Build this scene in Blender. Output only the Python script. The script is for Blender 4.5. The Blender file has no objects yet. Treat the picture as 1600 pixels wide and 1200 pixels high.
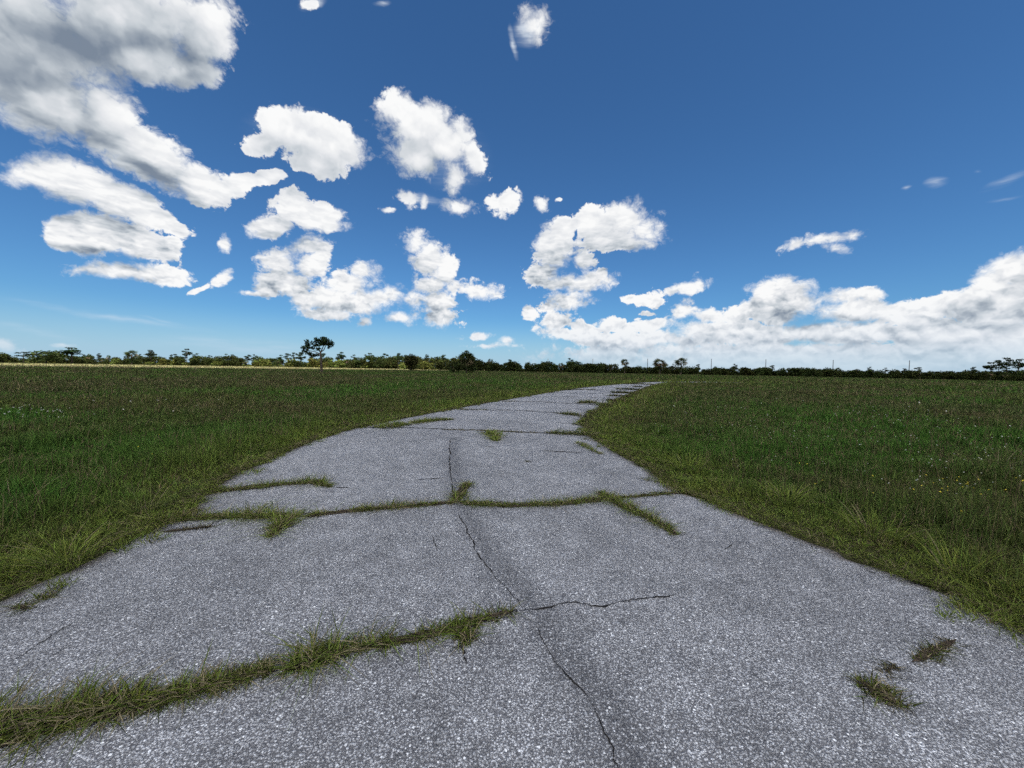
import bpy, math, random
import numpy as np
from mathutils import Matrix, Vector

sc = bpy.context.scene
COL = sc.collection
R = math.radians

# ---------------------------------------------------------------- camera
CAM_H = 1.5
cam_d = bpy.data.cameras.new('camera')
cam_d.sensor_width = 36.0
cam_d.lens = 13.5
cam_d.clip_start = 0.05
cam_d.clip_end = 20000
cam = bpy.data.objects.new('camera', cam_d)
COL.objects.link(cam)
CAM_R = Matrix.Rotation(R(90 - 2.29), 3, 'X') @ Matrix.Rotation(R(0.9), 3, 'Z')
cam.matrix_world = Matrix.Translation((0, 0, CAM_H)) @ CAM_R.to_4x4()
sc.camera = cam
CR = np.array(CAM_R)

def pdir(px, py):
    """direction in the world of a point of the 1600x1200 photograph"""
    return CR @ np.array([(px - 800) / 600.0, -(py - 600) / 600.0, -1.0])

def gnd(px, py, z=0.0):
    d = pdir(px, py)
    t = (z - CAM_H) / d[2]
    return np.array([d[0] * t, d[1] * t])

def at_depth(px, Y):
    """ground point Y metres ahead in the bearing of picture column px (taken on the horizon)"""
    d = pdir(px, 576 + (px - 800) * 0.0157)
    return np.array([d[0] / d[1] * Y, Y])

# ---------------------------------------------------------------- sun direction
SUN_EL, SUN_AZ = R(62), R(165)             # azimuth clockwise from +Y (the view): high, behind the camera
SUN = np.array([math.sin(SUN_AZ) * math.cos(SUN_EL), math.cos(SUN_AZ) * math.cos(SUN_EL), math.sin(SUN_EL)])

# ---------------------------------------------------------------- node helper
class Nodes:
    def __init__(s, tree):
        s.t = tree; s.n = tree.nodes; s.l = tree.links
    def new(s, typ, **kw):
        n = s.n.new(typ)
        for k, v in kw.items(): setattr(n, k, v)
        return n
    def put(s, sock, v):
        if v is None: return
        if isinstance(v, bpy.types.NodeSocket): s.l.new(v, sock)
        else: sock.default_value = v
    def m(s, op, a, b=None, c=None, clamp=False):
        n = s.new('ShaderNodeMath', operation=op, use_clamp=clamp)
        for i, v in enumerate((a, b, c)): s.put(n.inputs[i], v)
        return n.outputs[0]
    def v(s, op, a, b=None, c=None, scale=None):
        n = s.new('ShaderNodeVectorMath', operation=op)
        for i, x in enumerate((a, b, c)):
            if x is not None: s.put(n.inputs[i], x)
        if scale is not None: s.put(n.inputs['Scale'], scale)
        return n.outputs['Value'] if op in ('LENGTH', 'DOT_PRODUCT', 'DISTANCE') else n.outputs[0]
    def xyz(s, x, y, z):
        n = s.new('ShaderNodeCombineXYZ')
        for i, q in enumerate((x, y, z)): s.put(n.inputs[i], q)
        return n.outputs[0]
    def sep(s, vec):
        n = s.new('ShaderNodeSeparateXYZ'); s.put(n.inputs[0], vec); return n.outputs
    def step(s, x, a, b, lo=0.0, hi=1.0, kind='SMOOTHSTEP'):
        n = s.new('ShaderNodeMapRange', interpolation_type=kind)
        for i, q in enumerate((x, a, b, lo, hi)): s.put(n.inputs[i], q)
        return n.outputs[0]
    def mix(s, f, a, b, blend='MIX'):
        n = s.new('ShaderNodeMix', data_type='RGBA', blend_type=blend)
        s.put(n.inputs[0], f)
        for i, q in ((6, a), (7, b)):
            if isinstance(q, tuple) and len(q) == 3: q = q + (1,)
            s.put(n.inputs[i], q)
        return n.outputs[2]
    def noise(s, vec, scale, detail=3, rough=0.5, lac=2.0, dist=0.0, color=False, dim='3D'):
        n = s.new('ShaderNodeTexNoise', noise_dimensions=dim)
        s.put(n.inputs['Vector'], vec); s.put(n.inputs['Scale'], scale); s.put(n.inputs['Detail'], detail)
        s.put(n.inputs['Roughness'], rough); s.put(n.inputs['Lacunarity'], lac); s.put(n.inputs['Distortion'], dist)
        return n.outputs['Color' if color else 'Fac']
    def voro(s, vec, scale, detail=0, rough=0.5, lac=2.0, feature='F1', out='Distance', smooth=None, rand=1.0):
        n = s.new('ShaderNodeTexVoronoi', feature=feature)
        s.put(n.inputs['Vector'], vec); s.put(n.inputs['Scale'], scale)
        if 'Detail' in n.inputs and feature != 'DISTANCE_TO_EDGE':
            s.put(n.inputs['Detail'], detail); s.put(n.inputs['Roughness'], rough); s.put(n.inputs['Lacunarity'], lac)
        if smooth is not None: s.put(n.inputs['Smoothness'], smooth)
        s.put(n.inputs['Randomness'], rand)
        return n.outputs[out]
    def ramp(s, f, stops, interp='LINEAR'):
        n = s.new('ShaderNodeValToRGB'); s.put(n.inputs[0], f)
        cr = n.color_ramp; cr.interpolation = interp
        while len(cr.elements) < len(stops): cr.elements.new(0.5)
        for e, (p, c) in zip(cr.elements, stops):
            e.position = p
            e.color = (c, c, c, 1) if isinstance(c, (int, float)) else (*c, 1)
        return n.outputs[0]

# ---------------------------------------------------------------- sky: Nishita air and cumulus clouds
# every row: centre x, y, radius x, y, turn (degrees, as drawn on the photograph's sky)
CLOUDS = [
 # great grey cloud with its trailing bands
 (40,70,170,115,0),(190,35,150,80,0),(318,50,52,72,0),(300,108,62,34,0),(70,160,110,62,25),(215,90,90,40,0),
 (165,190,62,50,40),(232,243,92,44,28),(300,282,60,26,28),(352,295,38,17,-25),(405,281,36,10,-12),(150,150,28,18,0),
 (110,285,92,36,15),(52,274,40,18,-10),(200,322,66,30,22),(262,350,34,13,25),
 (140,364,78,36,0),(215,378,50,24,20),(95,372,34,22,0),(262,378,16,14,0),
 (195,424,92,14,2),(250,424,48,16,12),(130,420,34,7,-5),
 (347,378,11,10,0),(342,438,16,10,-40),(318,454,13,5,-30),
 # two high middle clouds
 (428,200,32,28,0),(482,212,66,32,8),(535,228,44,32,10),(408,228,24,18,0),(498,258,52,20,5),(455,190,30,18,0),
 (618,172,30,28,0),(658,195,56,36,0),(650,238,46,34,10),(702,222,42,38,20),(742,250,15,24,-10),(712,272,16,30,8),(708,294,8,12,0),
 (630,307,18,9,25),(604,325,8,5,0),(665,315,6,9,15),(716,323,22,13,0),(788,316,20,12,-15),(796,328,8,8,0),(843,320,9,12,0),(874,310,5,3,0),(766,314,10,4,-20),
 (840,38,20,22,-40),(480,5,10,6,-15),
 # s-shaped cloud
 (452,325,28,22,0),(492,340,46,18,-3),(512,350,22,12,0),(425,352,27,17,0),(482,385,28,18,0),(440,408,34,24,10),(488,408,24,20,0),(425,440,30,20,0),(455,440,36,20,0),(388,458,22,6,0),
 # low middle clouds
 (570,425,22,17,0),(545,446,44,20,0),(520,460,44,20,0),(478,470,24,13,0),(560,474,56,24,0),(602,470,26,18,0),(520,490,44,10,0),(625,498,26,8,-8),(565,508,9,6,0),
 (648,378,20,18,0),(668,405,30,27,20),(692,425,24,23,0),(672,450,28,20,0),(716,452,24,12,0),(755,455,28,12,0),(642,472,20,11,0),(686,478,32,18,0),(690,498,24,12,0),
 # curled cloud right of the middle
 (975,338,38,25,0),(1010,357,29,21,0),(930,350,32,26,0),(880,358,20,20,0),(965,376,60,16,0),(868,392,30,34,0),(850,425,27,20,0),(912,408,15,20,-20),(930,437,30,14,0),(888,440,44,13,0),
 (896,465,28,14,-10),(866,481,20,8,-20),(834,492,11,10,-30),
 (1012,470,28,9,3),(1064,448,38,9,-20),(1088,441,13,11,0),(1016,491,15,3,0),
 (1242,378,26,7,-25),(1288,372,46,9,-5),(1306,386,26,8,0),(1326,368,12,8,-20),
 # bank over the right horizon
 (1580,420,46,28,-10),(1612,450,70,60,0),(1545,445,46,34,-25),(1505,470,50,26,-15),(1450,480,36,14,0),(1560,490,90,26,0),
 (1240,452,36,24,0),(1205,452,32,18,0),(1210,480,56,22,0),(1262,470,26,20,0),
 (1320,465,34,16,0),(1362,464,26,16,0),(1340,485,64,22,0),(1400,484,40,10,-5),(1430,500,60,16,0),
 (1070,488,20,13,0),(1108,494,36,12,0),(1150,488,24,12,0),(1120,514,80,16,0),(1010,508,42,10,0),(960,508,36,11,0),(918,510,22,9,0),(872,500,24,12,-20),(890,522,44,10,0),
 (1000,530,110,14,0),(1180,520,120,20,0),(1320,520,140,20,0),(1500,525,160,24,0),(1180,548,240,7,0),(1480,552,190,9,0),
 (1240,562,400,30,0),(1560,550,200,50,0),
 (8,543,20,12,20),(92,538,14,4,0),(745,524,18,4,0),(785,532,12,4,0),(765,537,30,3,0),
]
# grey undersides and shaded bodies of the same clouds: x, y, rx, ry, turn, depth
SHADES = [
 (60,55,260,80,0,.78),(210,70,150,50,10,.72),(40,150,120,60,25,.6),(150,200,70,30,38,.6),(235,265,90,16,26,.8),(300,120,70,26,-5,.75),
 (120,318,95,10,8,.55),(150,392,80,7,5,.55),(190,436,90,6,3,.35),(90,300,50,12,5,.35),(480,262,60,9,4,.3),(665,262,55,10,12,.3),
 (430,440,30,16,0,.35),(470,385,24,10,0,.25),(545,480,50,11,0,.38),(690,492,32,12,0,.45),(668,432,24,10,0,.25),
 (870,405,30,26,20,.42),(895,444,42,7,0,.45),(975,387,52,7,0,.4),(1290,390,36,5,0,.35),
 (1225,484,50,13,0,.6),(1250,462,26,16,20,.5),(1545,484,80,16,-10,.6),(1590,460,40,34,0,.5),(1350,500,60,8,0,.45),(1375,478,40,12,0,.45),(1180,530,120,8,0,.6),(1400,534,160,9,0,.55),(960,536,110,7,0,.5),(1520,514,100,8,0,.55),(1270,503,50,7,0,.65),(1120,505,30,10,0,.45),(1480,548,120,8,0,.5),
]
WISPS = [(830,46,34,26,-40,.55),(803,66,6,30,-8,.5),(486,6,24,10,-15,.5),(596,3,18,6,0,.4),(660,312,40,12,10,.35),(470,205,100,40,5,.25),(700,240,80,60,20,.22),(1575,282,48,9,-28,.30),(1575,310,36,4,-14,.14),(1465,285,24,10,-10,.38),(1416,293,11,4,-15,.32),(1532,268,9,4,0,.18),
 (180,498,230,8,8,.22),(420,545,300,18,2,.22),(60,520,160,10,10,.15),(260,505,60,5,12,.22)]

def build_sky():
    w = bpy.data.worlds.new('World'); sc.world = w; w.use_nodes = True
    t = w.node_tree; t.nodes.clear(); N = Nodes(t)
    d = N.new('ShaderNodeTexCoord').outputs['Generated']
    X, Y, Z = N.sep(d)
    sky = N.new('ShaderNodeTexSky', sky_type='NISHITA')
    sky.sun_disc = False; sky.sun_elevation = SUN_EL; sky.sun_rotation = SUN_AZ
    sky.altitude = 0; sky.air_density = 1.0; sky.dust_density = 0.4; sky.ozone_density = 2.5
    SKY_STRENGTH = 0.08
    air = N.mix(1.0, N.v('SCALE', sky.outputs[0], scale=SKY_STRENGTH), SKY_TINT, 'MULTIPLY')
    # flat coordinates of the sky in front: x/y and z/y
    yy = N.m('MAXIMUM', Y, 0.08)
    uv0 = N.xyz(N.m('DIVIDE', X, yy), N.m('DIVIDE', Z, yy), 0.0)
    warp = N.v('SUBTRACT', N.noise(d, 9.0, 4, 0.55, color=True), (0.5, 0.5, 0.5))
    warp = N.v('MULTIPLY', warp, (0.085, 0.06, 0.0))
    uv = N.v('ADD', uv0, warp)
    def blob(c, vec):
        px, py, rx, ry, rot = c[:5]
        q = pdir(px, py)
        mp = N.new('ShaderNodeMapping', vector_type='TEXTURE')
        N.put(mp.inputs['Vector'], vec)
        mp.inputs['Location'].default_value = (q[0] / q[1], q[2] / q[1], 0)
        mp.inputs['Rotation'].default_value = (0, 0, R(-rot))
        mp.inputs['Scale'].default_value = (rx / 600, ry / 600, 1)
        return N.v('LENGTH', mp.outputs[0])
    def after(vec, val):                       # keeps the shader's evaluation in small batches
        return N.v('MULTIPLY_ADD', N.xyz(val, val, 0.0), (1e-8, 1e-8, 0.0), vec)
    F = None
    for i, c in enumerate(CLOUDS):
        if i % 6 == 5: uv = after(uv, F)
        wgt = min(1.6, max(0.55, (math.sqrt(c[2] * c[3]) / 30.0) ** 0.75))
        f = N.m('MULTIPLY_ADD', blob(c, uv), -wgt, wgt + 0.12 * (1.6 - wgt))
        F = f if F is None else N.m('SMOOTH_MAX', F, f, 0.12)
    # the same bodies seen a little nearer the light: lit tops, grey undersides
    F2 = None
    uvl = after(N.v('ADD', uv, (0.022, 0.058, 0.0)), F)
    for i, c in enumerate([c for c in CLOUDS if c[2] * c[3] > 330]):
        if i % 6 == 5: uvl = after(uvl, F2)
        wgt = min(1.6, max(0.55, (math.sqrt(c[2] * c[3]) / 30.0) ** 0.75))
        f = N.m('MULTIPLY_ADD', blob(c, uvl), -wgt, wgt + 0.12 * (1.6 - wgt))
        F2 = f if F2 is None else N.m('SMOOTH_MAX', F2, f, 0.12)
    form = N.m('SUBTRACT', F, F2)
    S = None
    uvs = after(N.v('ADD', uv0, N.v('SCALE', warp, scale=0.8)), form)
    for i, c in enumerate(SHADES):
        if i % 6 == 5: uvs = after(uvs, S)
        f = N.m('MULTIPLY_ADD', blob(c, uvs), -c[5] * 0.62, c[5] * 1.1)
        S = f if S is None else N.m('SMOOTH_MAX', S, f, 0.2)
    W = None
    uvs = after(uvs, S)
    for c in WISPS:
        f = N.m('MULTIPLY_ADD', blob(c, uvs), -c[5], c[5])
        W = f if W is None else N.m('MAXIMUM', W, f)
    F = N.m('ADD', F, CLOUD_BIAS)
    # billows
    fine = N.v('SCALE', N.v('SUBTRACT', N.noise(d, 30.0, 3, 0.6, color=True), (0.5, 0.5, 0.5)), scale=0.035)
    dn = N.v('ADD', N.v('MULTIPLY', d, (1.0, 1.0, 1.25)), fine)
    def billow(vec):
        vor = N.voro(vec, 26.0, 3.5, 0.58, 2.3)
        per = N.noise(vec, 24.0, 8, 0.62)
        a = N.m('MULTIPLY_ADD', vor, -1.15, 0.52)
        b = N.m('MULTIPLY_ADD', per, 1.6, -0.8)
        return N.m('ADD', a, b)
    H = billow(dn)
    D = N.m('MULTIPLY_ADD', H, 0.52, F)
    soft = N.step(N.noise(d, 6.0, 2, 0.5), 0.36, 0.62, 0.20, 0.85)
    alpha = N.step(D, 0.0, soft)
    small = N.step(Z, 0.10, 0.42, 1.9, 1.0)
    pn = N.v('SCALE', dn, scale=small)
    def puff(vec):
        vor = N.voro(vec, 14.0, 1.8, 0.5, 2.2, feature='SMOOTH_F1', smooth=0.6)
        per = N.noise(vec, 18.0, 3, 0.5)
        return N.m('ADD', N.m('MULTIPLY', vor, -1.1), N.m('MULTIPLY', per, 1.2))
    lit = N.v('ADD', pn, (0.009, 0.0, 0.022))
    light = N.m('MULTIPLY_ADD', N.m('SUBTRACT', puff(pn), puff(lit)), N.step(Z, 0.12, 0.4, 0.62, 0.34), N.step(Z, 0.06, 0.3, 0.77, 0.74))
    light = N.m('ADD', light, N.step(form, -0.9, 1.1, -0.30, 0.16))
    light = N.m('MULTIPLY_ADD', H, 0.05, light)
    Sn = N.m('MULTIPLY_ADD', N.m('SUBTRACT', N.noise(d, 7.0, 5, 0.55), 0.5), 0.9, S)
    shade = N.step(Sn, 0.0, 1.15)
    light = N.m('SUBTRACT', light, N.m('MULTIPLY', shade, 0.66))
    light = N.m('ADD', light, N.step(D, 0.05, 0.6, 0.16, 0.0))
    ccol = N.ramp(light, [(0.0, (0.20, 0.25, 0.325)), (0.22, (0.36, 0.41, 0.47)), (0.42, (0.57, 0.615, 0.66)), (0.66, (0.78, 0.80, 0.83)), (0.92, (0.96, 0.965, 0.965))])
    # far clouds pale into the air over the horizon
    low = N.step(Z, 0.0, 0.16, 0.55, 0.0)
    ccol = N.mix(low, ccol, (0.60, 0.70, 0.82))
    alow = N.step(Z, 0.0, 0.07, 0.40, 1.0)
    wn = N.noise(N.v('MULTIPLY', d, (3.0, 3.0, 30.0)), 3.0, 4, 0.6)
    wisp = N.step(N.m('MULTIPLY', W, N.m('MULTIPLY_ADD', wn, 2.6, -0.5)), 0.0, 0.45, 0, 0.75)
    base = N.mix(wisp, air, (0.75, 0.82, 0.9))
    hz = N.step(Z, -0.02, 0.13, 1.0, 0.0)
    base = N.mix(N.m('MULTIPLY', hz, 0.85), base, (0.43, 0.62, 0.80))
    out = N.mix(N.m('MULTIPLY', alpha, alow), base, ccol)
    bg = N.new('ShaderNodeBackground'); N.put(bg.inputs[0], out); bg.inputs[1].default_value = 0.66   # the picture is exposed for the shade
    # unseen clouds beside, overhead and behind, brightened past the visible ones for ground fill
    pl = N.v('DIVIDE', d, N.xyz(*(N.m('ADD', N.m('ABSOLUTE', Z), 0.12),) * 3))
    G = N.step(N.noise(pl, 1.1, 3, 0.55), 0.40, 0.58)
    bg2 = N.new('ShaderNodeBackground'); N.put(bg2.inputs[0], N.mix(N.m('MULTIPLY', G, N.step(Z, 0.0, 0.1)), N.v('SCALE', air, scale=0.66), (1.25, 1.25, 1.25)))
    front = N.m('MULTIPLY', N.step(N.m('SUBTRACT', Y, N.m('MULTIPLY', N.m('ABSOLUTE', X), 0.55)), 0.0, 0.1), N.step(Z, -0.04, -0.02))
    ms = N.new('ShaderNodeMixShader'); N.put(ms.inputs[0], front); N.put(ms.inputs[1], bg2.outputs[0]); N.put(ms.inputs[2], bg.outputs[0])
    o = N.new('ShaderNodeOutputWorld'); t.links.new(ms.outputs[0], o.inputs[0])
    w.cycles.sampling_method = 'MANUAL'; w.cycles.sample_map_resolution = 512

SKY_TINT = (0.55, 1.0, 1.38)
CLOUD_BIAS = 0.53
build_sky()

# ---------------------------------------------------------------- sun and exposure
sun_d = bpy.data.lights.new('sun', 'SUN'); sun_d.energy = 5.0; sun_d.angle = R(0.5); sun_d.color = (1.0, 0.95, 0.87)
sun = bpy.data.objects.new('sun', sun_d); COL.objects.link(sun)
sun.rotation_euler = Vector(SUN).to_track_quat('Z', 'Y').to_euler()
sun.location = tuple(SUN * 900)
sc.view_settings.view_transform = 'Standard'
sc.view_settings.look = 'None'
sc.view_settings.exposure = 0.60
sc.view_settings.gamma = 1.0
sc.render.engine = 'CYCLES'
sc.cycles.use_denoising = False
sc.cycles.use_adaptive_sampling = True
sc.cycles.adaptive_threshold = 0.008
sc.cycles.adaptive_min_samples = 16
sc.cycles.max_bounces = 6
sc.cycles.diffuse_bounces = 4
sc.cycles.glossy_bounces = 2
sc.cycles.transmission_bounces = 2
sc.cycles.transparent_max_bounces = 4
sc.cycles.sample_clamp_indirect = 3.0
sc.cycles.caustics_reflective = False
sc.cycles.caustics_refractive = False

# ================================================================ helpers for objects
rng = np.random.default_rng(7)

def link(o): COL.objects.link(o); return o

def mesh_obj(name, V, F, mat, parent=None, attrs=None, smooth=False, loc=None):
    """V (n,3); F: list of (m,k) index arrays or of index lists"""
    V = np.asarray(V, dtype=np.float32)
    me = bpy.data.meshes.new(name)
    arrs = [np.asarray(f, dtype=np.int32) for f in F if len(f)]
    loops = np.concatenate([a.ravel() for a in arrs])
    tot = np.concatenate([np.full(len(a), a.shape[1], np.int32) for a in arrs])
    me.vertices.add(len(V)); me.vertices.foreach_set('co', V.ravel())
    me.loops.add(len(loops)); me.loops.foreach_set('vertex_index', loops)
    me.polygons.add(len(tot))
    me.polygons.foreach_set('loop_start', np.concatenate([[0], np.cumsum(tot)[:-1]]).astype(np.int32))
    me.polygons.foreach_set('loop_total', tot)
    if smooth: me.polygons.foreach_set('use_smooth', np.ones(len(tot), dtype=bool))
    for k, a in (attrs or {}).items():
        a = np.asarray(a, dtype=np.float32)
        if a.ndim == 2:
            at = me.attributes.new(k, 'FLOAT_COLOR', 'POINT')
            at.data.foreach_set('color', np.concatenate([a, np.ones((len(a), 1), np.float32)], 1).ravel())
        else:
            at = me.attributes.new(k, 'FLOAT', 'POINT'); at.data.foreach_set('value', a)
    me.update(calc_edges=True)
    for m in (mat if isinstance(mat, (list, tuple)) else [mat]): me.materials.append(m)
    o = bpy.data.objects.new(name, me); link(o)
    if parent is not None: o.parent = parent
    if loc is not None: o.location = loc
    return o

def tag(o, label=None, cat=None, group=None, kind=None):
    for k, v in (('label', label), ('category', cat), ('group', group), ('kind', kind)):
        if v: o[k] = v
    return o

def thing(name, label, cat, loc, rz=0.0, group=None):
    o = bpy.data.objects.new(name, None); link(o)
    o.empty_display_size = 0.2
    o.location = loc; o.rotation_euler = (0, 0, rz)
    return tag(o, label, cat, group)

def material(name):
    m = bpy.data.materials.new(name); m.use_nodes = True
    t = m.node_tree; t.nodes.clear()
    return m, Nodes(t)

def finish(N, shader, disp=None):
    o = N.new('ShaderNodeOutputMaterial'); N.l.new(shader, o.inputs[0])

def leaf_material(name, transl=0.35, gloss=0.0, var=0.25, scale=0.6):
    """matt two-sided leaves; colour from the tint stored on each blade or leaf"""
    m, N = material(name)
    a = N.new('ShaderNodeAttribute', attribute_name='tint')
    info = N.new('ShaderNodeObjectInfo')
    hsv = N.new('ShaderNodeHueSaturation')
    N.put(hsv.inputs['Color'], a.outputs['Color'])
    N.put(hsv.inputs['Value'], N.m('MULTIPLY_ADD', info.outputs['Random'], var, 1.0 - var / 2))
    N.put(hsv.inputs['Hue'], N.m('MULTIPLY_ADD', info.outputs['Random'], 0.05 * (var > 0), 0.5 - 0.025 * (var > 0)))
    d = N.new('ShaderNodeBsdfDiffuse'); N.put(d.inputs[0], hsv.outputs[0])
    tr = N.new('ShaderNodeBsdfTranslucent'); N.put(tr.inputs[0], hsv.outputs[0])
    mx = N.new('ShaderNodeMixShader'); mx.inputs[0].default_value = transl
    N.l.new(d.outputs[0], mx.inputs[1]); N.l.new(tr.outputs[0], mx.inputs[2])
    finish(N, mx.outputs[0]); return m

def vnoise(x, y, f, seed=0):
    """smooth 2-D value noise in 0..1"""
    x = np.asarray(x) * f + 1000.3 + seed * 17.7; y = np.asarray(y) * f + 2000.7 + seed * 9.1
    xi = np.floor(x).astype(np.int64); yi = np.floor(y).astype(np.int64)
    fx = x - xi; fy = y - yi
    fx = fx * fx * (3 - 2 * fx); fy = fy * fy * (3 - 2 * fy)
    def h(a, b):
        n = (a * 374761393 + b * 668265263 + seed * 144665) & 0x7fffffff
        n = ((n ^ (n >> 13)) * 1274126177) & 0x7fffffff
        return ((n ^ (n >> 16)) & 0xffff) / 65535.0
    return (h(xi, yi) * (1 - fx) + h(xi + 1, yi) * fx) * (1 - fy) + (h(xi, yi + 1) * (1 - fx) + h(xi + 1, yi + 1) * fx) * fy

def fbm(x, y, f, seed=0, n=4):
    return sum(vnoise(x, y, f * 2 ** i, seed + i) * 0.5 ** i for i in range(n)) / sum(0.5 ** i for i in range(n))

def resample(P, step=None, n=None):
    P = np.asarray(P, float)
    s = np.concatenate([[0], np.cumsum(np.linalg.norm(np.diff(P, axis=0), axis=1))])
    if n is None: n = max(2, int(s[-1] / step) + 1)
    q = np.linspace(0, s[-1], n)
    return np.stack([np.interp(q, s, P[:, k]) for k in range(P.shape[1])], 1)

def smooth_line(P, it=2):
    P = np.asarray(P, float)
    for _ in range(it):
        a = P[:-1] * 0.75 + P[1:] * 0.25; b = P[:-1] * 0.25 + P[1:] * 0.75
        P = np.concatenate([P[:1], np.stack([a, b], 1).reshape(-1, 2), P[-1:]])
    return P

def dist_line(X, Y, P):
    d = np.full(np.shape(X), 1e9)
    for a, b in zip(P[:-1], P[1:]):
        e = b - a; L = e @ e
        t = np.clip(((X - a[0]) * e[0] + (Y - a[1]) * e[1]) / max(L, 1e-9), 0, 1)
        d = np.minimum(d, np.hypot(X - a[0] - t * e[0], Y - a[1] - t * e[1]))
    return d

def inside(X, Y, P):
    r = np.zeros(np.shape(X), bool)
    for (x1, y1), (x2, y2) in zip(P, np.roll(P, -1, 0)):
        if y1 == y2: continue
        c = ((y1 > Y) != (y2 > Y)) & (X < (x2 - x1) * (Y - y1) / (y2 - y1) + x1)
        r ^= c
    return r

# ================================================================ the overhead cloud whose shadow lies on the field
CLOUD_Z = 380.0
m_cloud, N = material('cloud_vapour')
d_ = N.new('ShaderNodeBsdfDiffuse'); d_.inputs[0].default_value = (0.95, 0.95, 0.95, 1)
t_ = N.new('ShaderNodeBsdfTranslucent'); t_.inputs[0].default_value = (1.0, 1.0, 1.0, 1)
x_ = N.new('ShaderNodeMixShader'); x_.inputs[0].default_value = 0.97
N.l.new(d_.outputs[0], x_.inputs[1]); N.l.new(t_.outputs[0], x_.inputs[2]); finish(N, x_.outputs[0])

def build_cloud():
    edge = [(-420, 40), (-300, 66), (-150, 103), (-97, 137), (-60, 172), (-28, 222), (20, 250), (120, 300), (230, 290), (330, 230),
            (400, 60), (380, -120), (260, -230), (0, -270), (-260, -240), (-430, -120)]
    off = -SUN[:2] / SUN[2] * CLOUD_Z
    E = np.array(edge, float)
    cen = E.mean(0)
    E = resample(smooth_line(np.concatenate([E, E[:1]]), 2), n=241)[:-1]
    nt, nr = 240, 40
    V = []; r_ = np.linspace(0, 1, nr + 1)[1:]
    def surf(sign):
        out = []
        for r in r_:
            P = cen + (E - cen) * r
            if r > 0.6:
                P = P + (np.stack([fbm(P[:, 0], P[:, 1], 0.05, 3), fbm(P[:, 0], P[:, 1], 0.05, 8)], 1) - 0.5) * 24 * (r - 0.6) / 0.4
            t = math.sqrt(max(0, 1 - r ** 2.5))
            lump = fbm(P[:, 0], P[:, 1], 0.02, 5, 5)
            z = sign * t * (60 + 110 * lump) if sign > 0 else -t * (4 + 26 * lump)
            out.append(np.column_stack([P - off, np.full(nt, CLOUD_Z) + z]))
        return out
    top = surf(1); bot = surf(-1)[:-1]
    V = np.concatenate(top + bot + [np.array([[*(cen - off), CLOUD_Z + 140]]), np.array([[*(cen - off), CLOUD_Z - 18]])])
    k = np.arange(nt); kn = (k + 1) % nt
    F = []; T = []
    def ring(a, b, flip):
        q = np.stack([a + k, a + kn, b + kn, b + k], 1)
        F.append(q[:, ::-1] if flip else q)
    for i in range(nr - 1): ring(i * nt, (i + 1) * nt, True)
    B = nr * nt
    for i in range(nr - 2): ring(B + i * nt, B + (i + 1) * nt, False)
    ring(B + (nr - 2) * nt, (nr - 1) * nt, False)
    ct, cb = len(V) - 2, len(V) - 1
    T.append(np.stack([np.full(nt, ct), k, kn], 1)); T.append(np.stack([np.full(nt, cb), B + kn, B + k], 1))
    o = mesh_obj('cloud', V, F + T, m_cloud, smooth=True)
    tag(o, kind='structure')
build_cloud()

# ================================================================ ground
m_ground, N = material('field_soil')
P_ = N.new('ShaderNodeNewGeometry').outputs['Position']
n1 = N.noise(P_, 0.05, 5, 0.6); n2 = N.noise(P_, 3.0, 5, 0.65)
col = N.ramp(n2, [(0.3, (0.030, 0.026, 0.015)), (0.55, (0.050, 0.050, 0.024)), (0.75, (0.085, 0.075, 0.042))])
col = N.mix(N.step(n1, 0.35, 0.65), col, N.ramp(n2, [(0.3, (0.028, 0.036, 0.014)), (0.7, (0.060, 0.075, 0.026))]))
b = N.new('ShaderNodeBsdfDiffuse'); N.put(b.inputs[0], col); finish(N, b.outputs[0])
gx = np.array([-4000, -1500, -600, -200, -60, -20, 0, 20, 60, 200, 600, 1500, 4000], float)
GX, GY = np.meshgrid(gx, gx + 300)
n = len(gx); i_, j_ = np.meshgrid(np.arange(n - 1), np.arange(n - 1))
q = (j_ * n + i_).ravel()
g = mesh_obj('ground', np.column_stack([GX.ravel(), GY.ravel(), np.zeros(n * n)]), [np.stack([q, q + 1, q + n + 1, q + n], 1)], m_ground)
tag(g, kind='structure')

# ================================================================ road
ROAD_Z = 0.014
LEFT_PX = [(0, 940), (100, 888), (180, 846), (240, 824), (300, 790), (345, 750), (400, 727), (450, 704), (500, 684), (560, 668), (610, 657), (660, 648),
           (720, 637), (780, 626), (830, 618), (890, 608), (950, 602), (1000, 598)]
RIGHT_PX = [(1600, 988), (1500, 932), (1400, 894), (1300, 860), (1230, 830), (1180, 811), (1110, 785), (1060, 768), (1020, 736), (980, 714), (945, 694),
            (924, 682), (914, 668), (912, 656), (925, 645), (945, 635), (965, 625), (985, 617), (1000, 610), (1015, 604)]
PL = np.array([gnd(*p) for p in LEFT_PX]); PR = np.array([gnd(*p) for p in RIGHT_PX])
back = np.array([[-4.6, -9.0], [-4.4, -4.0], [-3.95, 0.0]]); backr = np.array([[2.2, -9.0], [2.9, -4.0], [3.3, 0.0]])
PL = np.concatenate([back, PL, [[22, 54.5], [29, 56.0], [34, 56.2]]])
PR = np.concatenate([backr, PR, [[19, 49], [29, 53.5], [34, 55.6]]])
ROAD = np.concatenate([PL, PR[::-1]])
MAIN_CRACK = smooth_line([gnd(*p) for p in [(704, 688), (703, 720), (706, 755), (711, 785), (718, 806), (736, 845), (756, 878), (782, 912), (815, 955), (848, 1010), (880, 1052), (918, 1098), (945, 1150), (972, 1203)]], 1)

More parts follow.
